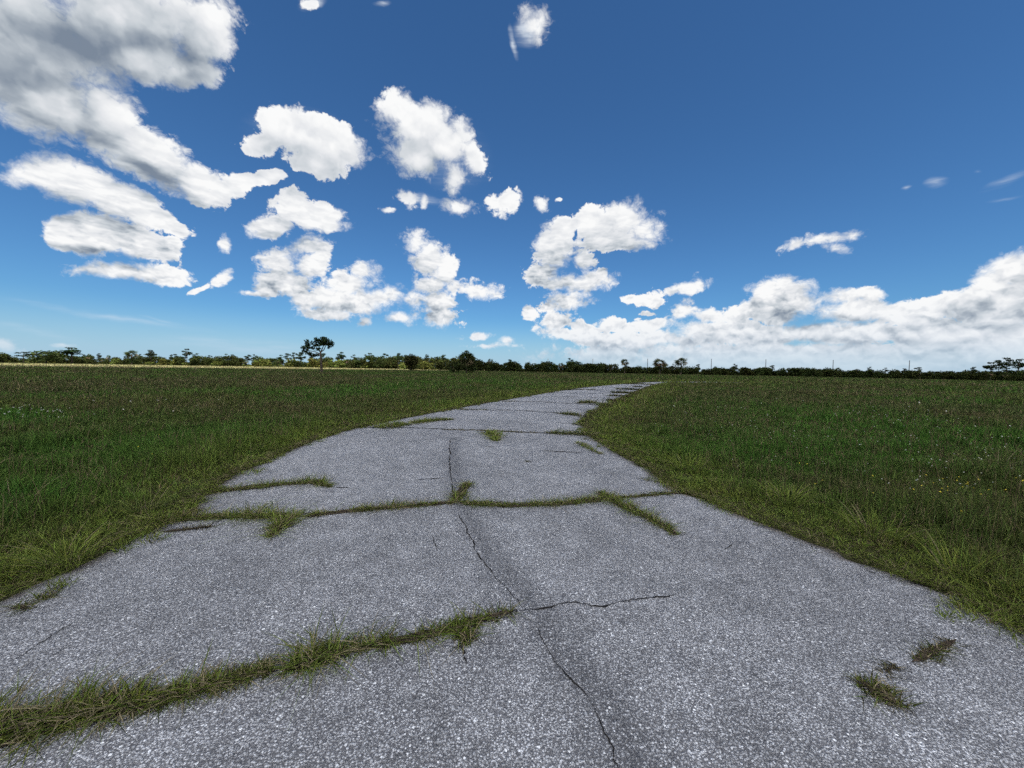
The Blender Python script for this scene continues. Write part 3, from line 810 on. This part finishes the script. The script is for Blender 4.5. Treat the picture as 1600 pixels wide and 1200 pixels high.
strip([(763, 675), (772, 680), (774, 690)], [.28, .42, .12], [.10, .13, .06], 'small bright grass tuft alone in the lane just below the third crack', 1.6, VERGE, 'grass_tuft', 'grass tuft')
strip([(822, 721), (827, 722)], [.06, .05], [.03, .02], 'tiny weed tuft in the bare lane between second and third cracks', 0.8, OLIVE, 'grass_tuft', 'grass tuft')
strip([(902, 689), (918, 697), (938, 708)], [.16, .16, .10], [.06, .06, .04], 'slanting grass tuft by the right edge just below the third crack', 1.4, VERGE * 0.8, 'grass_tuft', 'grass tuft')
strip([(1335, 1060), (1365, 1074), (1395, 1092), (1402, 1102)], [.06, .17, .12, .04], [.025, .045, .035, .02], 'flattened dry weed tuft in the near right lane', 1.8, VERGE * 0.62, 'grass_tuft', 'grass tuft', dry=0.4)
strip([(1382, 1050), (1398, 1036)], [.03, .02], [.02, .02], 'wisp of dead weed just above the flattened weed tuft', 1.2, BROWN, 'grass_tuft', 'grass tuft')
strip([(1425, 1032), (1455, 1014), (1495, 994)], [.06, .07, .04], [.03, .035, .025], 'short brownish weed strip in the near right lane beyond the flattened tuft', 1.5, VERGE * 0.6, dry=0.4)
strip([(32, 938), (42, 948)], [.06, .05], [.06, .03], 'wispy weed tuft near the left edge of the near lane', 0.9, OLIVE, 'grass_tuft', 'grass tuft')
strip([(60, 926), (80, 928)], [.06, .05], [.05, .03], 'tiny pale weed tuft close beside the left road edge', 0.9, VERGE * 0.8, 'grass_tuft', 'grass tuft')
strip([(250, 826), (300, 822), (340, 818)], [.08, .07, .04], [.04, .05, .03], 'reddish brown dead weed strip below the second crack at the left edge', 0.9, BROWN, dry=0.1)
strip([(700, 638), (760, 640)], [.5, .2], [.14, .08], 'short grass strip from the left edge at the fourth crack', 1.2, OLIVE)
strip([(868, 645), (900, 648), (940, 651)], [.3, .6, .7], [.10, .17, .19], 'grass strip from the right verge along the fourth crack', 1.2, OLIVE, cont=0.6)
strip([(895, 661), (930, 664)], [.25, .45], [.06, .10], 'grass spur on the right edge between third and fourth cracks', 1.2, OLIVE * 1.2)
strip([(775, 627), (815, 626)], [.3, .15], [.08, .06], 'short dark grass strip from the left edge at the fifth crack', 1.2, OLIVE * 0.8)
strip([(905, 630), (930, 628), (950, 633)], [.4, .8, .8], [.12, .22, .2], 'raised grass strip on the right half of the fifth crack', 1.3, OLIVE)
for (pts, w_, lab) in [
  ([(935, 625), (985, 625)], .35, 'first dark grass strip above the fifth crack by the right verge'),
  ([(940, 618), (990, 619)], .55, 'wide dark grass strip second above the fifth crack by the right verge'),
  ([(955, 613.5), (1000, 614.5)], .6, 'dark grass strip third above the fifth crack on the far bend'),
  ([(960, 608), (1004, 609)], .6, 'dark grass strip fourth above the fifth crack on the far bend'),
  ([(975, 604), (1016, 605)], .7, 'dark grass strip fifth above the fifth crack on the far bend'),
  ([(975, 600), (1022, 601)], .8, 'farthest dark grass strip on the road before the bend turns away')]:
    strip(pts, [w_], [.20], lab, 1.6, OLIVE * 0.7)
for (pts, lab) in [([(835, 613), (905, 614)], 'thin grass strip in the left half of the far road above the fifth crack'),
                   ([(868, 609), (930, 609)], 'thinner grass strip left of the far bend, farther up the road')]:
    strip(pts, [.3], [.14], lab, 1.4, OLIVE * 0.7)

# wild flowers: nobody could count them
def flowers(name, spots, label, rgb, size):
    m, N = material(name + '_petals'); b = N.new('ShaderNodeBsdfDiffuse'); b.inputs[0].default_value = (*rgb, 1); finish(N, b.outputs[0])
    V = []; F = []
    for (px, py, sx, sy, n) in spots:
        for _ in range(n):
            x, y = px + rng.normal() * sx, py + rng.normal() * sy
            c = gnd(x, max(y, 600.0))
            if inside(np.array([c[0]]), np.array([c[1]]), ROAD)[0] or edge_dist(np.array([c[0]]), np.array([c[1]]))[0] < 0.3: continue
            r = np.hypot(*c); s = max(size, 0.0011 * r) * rng.uniform(0.7, 1.3); z = rng.uniform(0.20, 0.36)
            k0 = len(V); tilt = rng.normal(0, 0.4, 2)
            for k in range(10):
                a = k * math.pi / 5; q = s * (1.0 if k % 2 == 0 else 0.5)
                dx, dy = q * math.cos(a), q * math.sin(a)
                V.append((c[0] + dx, c[1] + dy, z + dx * tilt[0] + dy * tilt[1] - 0.35 * q))
            V.append((c[0], c[1], z + 0.004))
            F += [(k0 + k, k0 + (k + 1) % 10, k0 + 10) for k in range(10)]
    o = mesh_obj(name, V, [np.array(F)], m)
    tag(o, label, 'flowers', kind='stuff')
flowers('white_wildflowers', [(60, 658, 45, 6, 45), (1180, 690, 70, 25, 32), (1380, 660, 60, 10, 34), (1450, 700, 90, 25, 46), (1300, 720, 90, 30, 26), (1560, 740, 40, 20, 20), (1100, 660, 60, 15, 25), (1480, 780, 60, 20, 25), (200, 650, 80, 10, 15), (760, 600, 60, 6, 6)],
        'small white wildflowers dotted through the meadow grass on both sides', (0.45, 0.45, 0.40), 0.008)
flowers('yellow_wildflowers', [(1475, 795, 30, 12, 14), (1530, 800, 40, 10, 10), (1270, 780, 60, 20, 6), (330, 720, 90, 30, 6)],
        'few small yellow wildflowers in the right meadow grass', (0.6, 0.48, 0.06), 0.010)

# ================================================================ trees
m_leaf = leaf_material('tree_leaves', 0.18, var=0.30)
m_bark, N = material('tree_bark')
P_ = N.new('ShaderNodeTexCoord').outputs['Object']
b = N.new('ShaderNodeBsdfDiffuse'); N.put(b.inputs[0], N.ramp(N.noise(N.v('MULTIPLY', P_, (4, 4, 1)), 2.0, 4, 0.6), [(0.3, (0.035, 0.026, 0.020)), (0.7, (0.11, 0.09, 0.07))])); finish(N, b.outputs[0])
PINE = np.array([0.024, 0.036, 0.015]); OAK_AND_SHADED_BRUSH = np.array([0.042, 0.052, 0.017]); SHRUB_AND_SUNLIT_BRUSH = np.array([0.112, 0.125, 0.033]); PALM = np.array([0.058, 0.070, 0.024])
DEADF = np.array([0.16, 0.12, 0.075])

def tube(paths, sides=6):
    """paths: list of lists of (x, y, z, radius)"""
    V = []; F = []
    for path in paths:
        P = np.array(path, float)
        k0 = len(V)
        for i, p in enumerate(P):
            t = P[min(i + 1, len(P) - 1), :3] - P[max(i - 1, 0), :3]; t /= np.linalg.norm(t) + 1e-9
            a = np.cross(t, [0.3, 1, 0.1]); a /= np.linalg.norm(a) + 1e-9; b_ = np.cross(t, a)
            for s in range(sides):
                an = 2 * math.pi * s / sides
                V.append(p[:3] + (a * math.cos(an) + b_ * math.sin(an)) * p[3])
        for i in range(len(P) - 1):
            for s in range(sides):
                F.append((k0 + i * sides + s, k0 + i * sides + (s + 1) % sides, k0 + (i + 1) * sides + (s + 1) % sides, k0 + (i + 1) * sides + s))
        V.append(P[-1, :3]); e = len(V) - 1
        # a last small cap
        for s in range(sides): F.append((k0 + (len(P) - 1) * sides + s, k0 + (len(P) - 1) * sides + (s + 1) % sides, e, e))
    q = np.array(F); caps = q[:, 2] == q[:, 3]
    return np.array(V), [q[~caps], q[caps][:, :3]]

def leaf_cloud(lobes, n, size, tint, shell=0.55, flat=0.0, spiky=1.0):
    """lobes: (x, y, z, rx, ry, rz); n leaf clumps shared by volume; each a small diamond"""
    L = np.array(lobes, float)
    vol = (L[:, 3] * L[:, 4] * L[:, 5]) ** 0.75
    cnt = np.maximum(8, (n * vol / vol.sum()).astype(int))
    C = []; S = []
    for l, c in zip(L, cnt):
        d = rng.normal(size=(c, 3)); d /= np.linalg.norm(d, axis=1)[:, None]
        r = np.where(rng.random(c) < shell, rng.uniform(0.75, 1.12, c), rng.random(c) ** 0.5)
        # ragged outline: pull and push the shell in clumps
        r *= 0.82 + 0.4 * vnoise(d[:, 0] * 2 + d[:, 2], d[:, 1] * 2 - d[:, 2], 1.6, int(rng.integers(1, 90)))
        C.append(l[:3] + d * r[:, None] * l[3:6])
    C = np.concatenate(C); n = len(C)
    a = rng.normal(size=(n, 3)); a[:, 2] *= 1 - flat; a /= np.linalg.norm(a, axis=1)[:, None]
    b_ = np.cross(a, rng.normal(size=(n, 3))); b_ /= np.linalg.norm(b_, axis=1)[:, None]
    s = size * rng.uniform(0.55, 1.35, n)
    V = np.stack([C - a * (s * spiky)[:, None], C + b_ * (s * 0.55)[:, None], C + a * (s * spiky)[:, None], C - b_ * (s * 0.55)[:, None]], 1).reshape(-1, 3)
    V[:, 2] = np.maximum(V[:, 2], 0.02)
    T = tint[None] * rng.normal(1, 0.28, (n, 1)).clip(0.4, 1.8) * rng.normal(1, 0.08, (n, 3)).clip(0.75, 1.25)
    i = np.arange(n) * 4
    return V, [np.stack([i, i + 1, i + 2, i + 3], 1)], np.repeat(T, 4, 0)

def fan_fronds(center, R_, n, tint, frond=1.0, up=-0.9, dead=0.25):
    """a round head of fan palm leaves: stalk and a fan of narrow leaflets each"""
    V = []; F = []; T = []
    for _ in range(n):
        z = rng.uniform(up, 1); a = rng.uniform(0, 2 * math.pi); q = math.sqrt(max(0, 1 - z * z))
        d = np.array([q * math.cos(a), q * math.sin(a), z])
        st = np.array(center) + d * R_ * rng.uniform(0.25, 0.5)
        ax = np.cross(d, rng.normal(size=3)); ax /= np.linalg.norm(ax)
        bx = np.cross(d, ax)
        L = R_ * rng.uniform(0.5, 0.75) * frond
        col = (DEADF if (z < -0.1 and rng.random() < dead * 2) else tint) * rng.uniform(0.55, 1.45)
        for k in range(9):
            an = (k - 4) / 4 * 1.25
            dr = d * math.cos(an) + ax * math.sin(an) + bx * rng.normal(0, 0.12)
            ln = L * (1 - 0.25 * abs(k - 4) / 4) * rng.uniform(0.8, 1.15)
            w = ax * math.cos(an) - d * math.sin(an)
            tip = st + dr * ln + np.array([0, 0, -0.22 * ln * rng.uniform(0.4, 1.4)])
            mid = st + dr * ln * 0.55
            k0 = len(V)
            V += [st, mid - w * 0.06 * L, tip, mid + w * 0.06 * L]; T += [col * rng.uniform(0.8, 1.2)] * 4
            F.append((k0, k0 + 1, k0 + 2, k0 + 3))
    V = np.array(V); V[:, 2] = np.maximum(V[:, 2], 0.02)
    return V, [np.array(F)], np.array(T)

def merge(*gs):
    V = []; F = []; T = []; o = 0
    for v, f, t in gs:
        V.append(v); T.append(t); F += [np.asarray(x) + o for x in f]; o += len(v)
    return np.concatenate(V), F, np.concatenate(T)

def make_tree(name, label, cat, crown, trunk, loc=(0, 0, 0), group=None, crown_name='crown'):
    t = thing(name, label, cat, loc, group=group)
    v, f, c = crown
    mesh_obj(crown_name, v, f, m_leaf, parent=t, attrs={'tint': c})
    tv, tf = tube(trunk)
    mesh_obj('trunk', tv, tf, m_bark, parent=t, smooth=True)
    return t

# ---- the lone pine
def lone_pine():
    s = 0.152                                           # metres per picture pixel at its distance
    p = at_depth(502, 90)
    L = lambda px, py, rx, ry: ((px - 502) * s, rng.uniform(-0.6, 0.6), (582.5 - py) * s, rx * s, rx * s * 0.9, ry * s)
    lobes = [L(497, 534, 5, 4), L(505, 533, 6, 4.5), L(511, 535.5, 6, 4.5), L(517, 538, 4, 4), L(501, 537, 6, 3.5), L(508, 539, 6, 3), L(515, 541, 4, 3),
             L(482, 536, 3.5, 3.2), L(480, 541, 4, 3.5), L(487, 537.5, 3, 2.6), L(477, 546, 3.8, 2.8), L(484, 545, 4, 2), L(492, 541, 4, 2.6), L(490, 546, 3.2, 2.4), L(497, 547, 3.4, 2.8),
             L(481, 549, 2.5, 1.8), L(476, 551.5, 4, 2), L(484, 554, 4.5, 2.4), L(489, 557, 5, 2.6), L(495, 556, 3.5, 2), L(502, 541, 3.5, 2), L(512, 544.5, 2, 1.3)]
    crown = leaf_cloud(lobes, 1800, 0.20, PINE, shell=0.5, spiky=1.3)
    q = lambda px, py, r, y=0.0: ((px - 502) * s, y, (582.5 - py) * s, r)
    trunk = [[q(502.4, 582.8, .30), q(502, 570, .25), q(501.3, 556, .21), q(501, 552, .19)],
             [q(501, 552, .17), q(504, 546, .12), q(505, 541, .09, .2), q(508, 536, .05, .2)],
             [q(501, 552, .14), q(506, 548.5, .11), q(509.5, 543, .09, -.3), q(513, 538, .05, -.3)],
             [q(501, 553, .15), q(498, 549, .12, .3), q(493, 544, .09, .4), q(486, 540, .05, .5)],
             [q(501, 555, .13), q(495, 552, .09, -.3), q(486, 550, .07, -.5), q(478, 547, .04, -.5)],
             [q(501.3, 557, .11), q(495, 555, .07), q(488, 556.5, .04)], [q(498, 549, .09), q(492, 550, .05, .3), q(483, 546, .04, .4)]]
    make_tree('pine_tree', 'lone pine with bare straight trunk and lopsided dark crown standing in the meadow', 'tree', crown, trunk, (p[0], p[1], 0))
lone_pine()

# ---- the two dark cabbage palms in the meadow
def round_palm(px, Y, h, w, label, bush=None, tint=PALM * 0.75, name='palm_tree', group=None, n=70):
    p = at_depth(px, Y)
    Rr = w / 2
    head = fan_fronds((0, 0, h - Rr * 0.95), Rr * 1.05, n, tint, 1.0, -0.85)
    skirt = leaf_cloud([(0, 0, h - Rr * 1.1, Rr * 0.9, Rr * 0.9, Rr * 0.8), (0.1 * w, 0, h * 0.32, Rr * 0.72, Rr * 0.7, h * 0.30)] + (bush or []), 700, 0.34, tint * 0.7, spiky=1.6)
    skirt[2][rng.random(len(skirt[2])) < 0.06] = DEADF * 0.7
    top = fan_fronds((0, 0, h - 0.6), 0.9, 14, tint, 1.1, 0.0)
    return make_tree(name, label, 'palm', merge(head, skirt, top), [[(0, 0, 0, .28), (0, 0, h * 0.5, .24), (0, 0, h - Rr, .2)]], (p[0], p[1], 0), group, 'fronds')
round_palm(642, 160, 7.0, 5.6, 'round dark palm between the lone pine and the bushier meadow palm')
round_palm(729, 112, 6.6, 5.0, 'tall bushy dark palm with low side bush standing at the meadow edge', [(-3.7, 0.3, 1.7, 1.5, 1.4, 1.7), (1.7, 0, 1.6, 1.2, 1.1, 1.5), (1.2, 0, 3.2, 1.6, 1.5, 1.7)], n=80)

# ---- kinds of tree for the far tree line
def kind_oak(h, w, seed, tint=OAK_AND_SHADED_BRUSH, n=1100):
    k = np.random.default_rng(seed)
    lobes = [(0, 0, h * .5, w * .42, w * .4, h * .42)]
    for _ in range(8):
        a = k.uniform(0, 6.28); r = k.uniform(.15, .42) * w
        z = k.uniform(.25, .82) * h; q = k.uniform(.13, .26) * w
        lobes.append((r * math.cos(a), r * math.sin(a), z, q, q, q * .8))
    tr = [[(0, 0, 0, .22), (0.1, 0, h * .3, .18), (0, .1, h * .6, .08)]] + [[(0, 0, h * .25, .12), (l[0] * .6, l[1] * .6, l[2] * .8, .05)] for l in lobes[1:5]]
    return leaf_cloud(lobes, n, 0.36, tint, spiky=1.1), tr

def kind_pine(h, seed, tint=PINE, n=330):
    k = np.random.default_rng(seed)
    lobes = []; tr = [[(0, 0, 0, .18), (k.normal(0, .1), 0, h * .5, .13), (k.normal(0, .25), k.normal(0, .25), h * .93, .06)]]
    for i in range(7):
        z = h * (k.uniform(.58, .96)); r = (1 - abs(z / h - .75)) * h * k.uniform(.05, .20); a = k.uniform(0, 6.28)
        x, y = r * math.cos(a), r * math.sin(a); q = k.uniform(.06, .12) * h
        lobes.append((x, y, z, q * 1.3, q * 1.3, q * .55)); tr.append([(0, 0, z - .12 * h, .06), (x, y, z, .03)])
    lobes.append((tr[0][-1][0], tr[0][-1][1], h * .96, .10 * h, .10 * h, .045 * h))
    return leaf_cloud(lobes, n, 0.30, tint, spiky=1.4), tr

def kind_bush(h, w, seed, tint=SHRUB_AND_SUNLIT_BRUSH, n=800):
    k = np.random.default_rng(seed)
    lobes = [(0, 0, h * .35, w * .45, w * .4, h * .36)]
    for _ in range(9):
        a = k.uniform(0, 6.28); r = k.uniform(.1, .45) * w; q = k.uniform(.12, .24) * w
        lobes.append((r * math.cos(a), r * math.sin(a), k.uniform(.15, .85) * h, q, q, q))
    tr = [[(0, 0, 0, .1), (0.1, 0, h * .6, .05)]] + [[(0, 0, 0, .07), (l[0], l[1], l[2], .03)] for l in lobes[1:4]]
    return leaf_cloud(lobes, n, 0.33, tint, spiky=1.1), tr

def kind_palm(h, seed, tint=PALM, w=3.4):
    return merge(fan_fronds((0, 0, h - w * .4), w * .55, 34, tint, 1.0, -0.8), leaf_cloud([(0, 0, h * .35, .8, .8, h * .3)], 60, .35, tint * .7)), [[(0, 0, 0, .2), (0, 0, h - w * .4, .17)]]

LEFT_G = 'sunlit trees of the far tree line left of the road'
RIGHT_G = 'shaded trees of the far tree line right of the meadow palms'
KINDS = {
 'oak_tree':  ('tree', 'rounded leafy oak rising among the {}'),
 'pine_tree': ('tree', 'slender pine with sparse high crown above the {}'),
 'shrub':     ('shrub', 'dense leafy shrub in front of the {}'),
 'palm_tree': ('palm', 'cabbage palm with round fan leaved head among the {}'),
}
PLACE = {LEFT_G: 'sunlit far tree line on the left', RIGHT_G: 'shaded far tree line on the right'}
PROTOS = {}
def proto(kind, v):
    key = (kind, v)
    return PROTOS.get(key)
def place(kind, v, loc, sc_, rz, group, label=None):
    key = (kind, v)
    cat, lab = KINDS[kind]
    lab = label or lab.format(PLACE[group])
    if key not in PROTOS:
        if kind == 'oak_tree': g_ = kind_oak(6.0, [6.5, 5.0, 7.5][v], 11 + v)
        elif kind == 'pine_tree': g_ = kind_pine(9.0, 31 + v)
        elif kind == 'shrub': g_ = kind_bush([3.4, 2.8, 4.2][v], [4.4, 4.0, 4.6][v], 51 + v, [SHRUB_AND_SUNLIT_BRUSH, SHRUB_AND_SUNLIT_BRUSH * 0.9, OAK_AND_SHADED_BRUSH][v])
        else: g_ = kind_palm([5.5, 6.2, 4.8][v], 71 + v)
        t = make_tree(kind, lab, cat, g_[0], g_[1], loc, group, 'fronds' if kind == 'palm_tree' else 'crown')
        PROTOS[key] = t
        t.rotation_euler = (0, 0, rz); t.scale = sc_
        return t
    src = PROTOS[key]
    t = src.copy(); COL.objects.link(t)
    t.location = loc; t.rotation_euler = (0, 0, rz); t.scale = sc_
    for k in ('label', 'category', 'group'):
        if k in t: del t[k]
    tag(t, lab, cat, group)
    for ch in src.children:
        c = ch.copy(); COL.objects.link(c); c.parent = t
    return t

DEPTH = ([-120, 0, 200, 400, 550, 640, 720, 800, 1000, 1200, 1400, 1600, 1720], [340, 330, 320, 300, 280, 260, 225, 205, 190, 178, 152, 126, 115])
TOPY = ([-120, 0, 40, 70, 110, 200, 300, 400, 500, 600, 680, 760, 800, 900, 1000, 1100, 1200, 1300, 1400, 1500, 1600, 1720], [556, 556, 558, 555, 555, 556, 557, 558, 556, 556, 559, 561, 564, 565, 572, 572.5, 574, 575, 577.5, 578.5, 578.5, 579])
def tree_h(px, Y):
    return CAM_H + (576 + (px - 800) * 0.0157 - np.interp(px, *TOPY)) * Y / 600.0

def tree_line():
    px = -230.0
    while px < 1850:
        Y = np.interp(px, *DEPTH)
        left = px < 722
        step = rng.uniform(6, 11.0) if left else rng.uniform(7.0, 13)
        for row in range(2 if left else 2):
            x = px + rng.normal(0, 3); y = Y + (row * 9 + rng.uniform(-2, 4)) * (1 if left else 0.8)
            p = at_depth(x, y)
            H = max(2.6, tree_h(x, y))
            r = rng.random()
            G_ = LEFT_G if x < 722 else RIGHT_G
            rz = rng.uniform(0, 6.28); wv = rng.uniform(0.8, 1.25)
            if row == 0:
                kind = 'shrub' if r < (.55 if left else .30) else ('oak_tree' if r < (.86 if left else .93) else 'palm_tree')
                h = H * (rng.uniform(.4, .75) if kind == 'shrub' and left else rng.uniform(.55, 1.05))
            else:
                kind = 'oak_tree' if r < (.62 if left else .74) else ('pine_tree' if r < .93 else 'palm_tree')
                h = H * (rng.uniform(.75, 1.15 if left else 1.08) if kind != 'pine_tree' else rng.uniform(1.08, 1.36))
            v = int(rng.integers(0, 3))
            if kind == 'shrub' and not left: v = 2  # right shrubs only in the dark leaf tint, painting their shade in
            base = {'oak_tree': 6.0, 'pine_tree': 9.0, 'shrub': [3.4, 2.8, 4.2][v], 'palm_tree': [5.5, 6.2, 4.8][v]}[kind]
            k = h / base; wk = k * wv * (1.15 if kind in ('shrub', 'oak_tree') else 1.0)
            if kind == 'oak_tree' and not left: wk *= 0.95
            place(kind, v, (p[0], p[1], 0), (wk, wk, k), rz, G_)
        px += step
tree_line()

# ---- trees of the line that can be told apart
def special(kind, v, px, Y, top, wpx, label):
    p = at_depth(px, Y)
    h = CAM_H + (576 + (px - 800) * 0.0157 - top) * Y / 600.0
    base = {'oak_tree': 6.0, 'pine_tree': 9.0, 'shrub': [3.4, 2.8, 4.2][v], 'palm_tree': [5.5, 6.2, 4.8][v]}[kind]
    bw = {'oak_tree': [6.5, 5.0, 7.5][v], 'pine_tree': 4.2, 'shrub': [4.4, 4.0, 4.6][v], 'palm_tree': 3.8}[kind]
    w = wpx * Y / 600.0 / bw
    t = place(kind, v, (p[0], p[1], 0), (w, w, h / base), rng.uniform(0, 6.28), LEFT_G, label)
    if 'group' in t: del t['group']
    return t
special('oak_tree', 2, 72, 300, 547, 46, 'broad dark rounded oak mound near the left end of the tree line')
special('pine_tree', 1, 112, 312, 543, 30, 'flat topped spreading pine just right of the broad dark oak mound')
special('pine_tree', 0, 37, 312, 550, 16, 'small leaning pine with open crown left of the broad dark oak mound')
special('oak_tree', 1, 4, 290, 551, 18, 'dark oak cut off by the left edge of the photo')
special('palm_tree', 0, 206, 300, 548, 18, 'pale green rounded palm above the sunlit far shrubs right of the flat topped pine')
special('pine_tree', 2, 236, 318, 547, 14, 'thin spiky pine beside the pale green rounded palm')
special('pine_tree', 1, 292, 318, 545, 12, 'tall thin pine sticking out of the sunlit tree line far left of the lone pine')
special('pine_tree', 0, 622, 262, 552, 9, 'skinny high pine just left of the round dark meadow palm')
special('palm_tree', 1, 976, 186, 561, 16, 'neat round cabbage palm head above the dark line beyond the road bend, leftmost of three')
special('palm_tree', 2, 1031, 176, 560.5, 27, 'broadest rounded cabbage palm beyond the road bend, middle of three')
special('palm_tree', 0, 1064, 178, 560, 22, 'rounded cabbage palm with pale hanging fronds beyond the road bend, rightmost of three')
special('pine_tree', 1, 1548, 150, 566, 17, 'flat crowned pine over the far right tree line, leftmost of the four there')
special('pine_tree', 0, 1560, 152, 563, 13, 'narrow pine over the far right tree line, second of the four there')
special('pine_tree', 2, 1572, 154, 559, 16, 'tallest pine with tiered crown over the far right tree line')
special('pine_tree', 1, 1591, 150, 561, 18, 'spreading pine at the far right edge of the tree line')

# ---- undergrowth: one mass of saw palmetto and brush along the foot of the tree line
def undergrowth():
    lobes = []; side = []
    px = -240.0
    while px < 1860:
        Y = np.interp(px, *DEPTH) + rng.uniform(2, 10)
        p = at_depth(px, Y); left = px < 722
        h = rng.uniform(1.2, 2.2) if left else rng.uniform(1.4, 2.6)
        w = rng.uniform(1.6, 3.2)
        lobes.append((p[0], p[1], h * .45, w, 1.5, h * .55))
        side.append(left); px += rng.uniform(3.0, 6.0) * (1 if left else 1.3)
    side = np.array(side); lobes = np.array(lobes)
    # brush tint carries the light: brighter on the sunlit left, darker on the shaded right
    g_ = merge(leaf_cloud(lobes[side], 17000, 0.40, SHRUB_AND_SUNLIT_BRUSH, shell=.6, spiky=1.2), leaf_cloud(lobes[~side], 14000, 0.40, OAK_AND_SHADED_BRUSH * 0.9, shell=.6, spiky=1.2))
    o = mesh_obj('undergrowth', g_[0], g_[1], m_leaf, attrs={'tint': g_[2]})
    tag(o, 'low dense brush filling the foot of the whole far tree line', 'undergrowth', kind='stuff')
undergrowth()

# ================================================================ utility poles beyond the right tree line
m_pole, N = material('weathered_pole_wood')
P_ = N.new('ShaderNodeTexCoord').outputs['Object']
b = N.new('ShaderNodeBsdfDiffuse'); N.put(b.inputs[0], N.ramp(N.noise(N.v('MULTIPLY', P_, (9, 9, 1)), 1.5, 4, 0.6), [(0.3, (0.06, 0.055, 0.05)), (0.7, (0.14, 0.13, 0.12))])); finish(N, b.outputs[0])
POLES = [(856, 560), (926, 560), (1011.5, 560), (1111, 560.5), (1196, 561), (1301, 562), (1420, 562.5)]
WHERE = ['faintest pole, leftmost over the far tree line', 'faint pole left of the three rounded palms', 'dark pole between the first two of three rounded palms', 'pole right of the three rounded palms',
         'faint pole midway over the dark right tree line', 'pole over the lowest stretch of dark tree line', 'rightmost pole, left of the flat crowned pines']
pp = None
for i, (px, top) in enumerate(POLES):
    Y = 300 - i * 6
    p = at_depth(px, Y); h = CAM_H + (576 + (px - 800) * 0.0157 - top) * Y / 600.0
    if pp is None:
        pp = thing('utility_pole', None, 'utility pole', (0, 0, 0))
        v, f = tube([[(0, 0, 0, .24), (0, 0, 5, .21), (0, 0, 10, .16)]], 10); mesh_obj('shaft', v, f, m_pole, parent=pp, smooth=True)
        v, f = tube([[(-.35, .14, 9.5, .05), (.35, .14, 9.5, .05)], [(0, 0, 10, .05), (0, 0, 10.25, .04)]], 6); mesh_obj('insulator_bracket', v, f, m_pole, parent=pp)
        t = pp
    else:
        t = pp.copy(); COL.objects.link(t)
        for ch in pp.children:
            c = ch.copy(); COL.objects.link(c); c.parent = t
    t.location = (p[0], p[1], 0); t.scale = (1, 1, h / 10.25)
    tag(t, 'thin utility ' + WHERE[i] if i in (3, 5) else 'thin ' + WHERE[i].replace('pole', 'utility pole'), 'utility pole', 'utility poles beyond the right tree line')
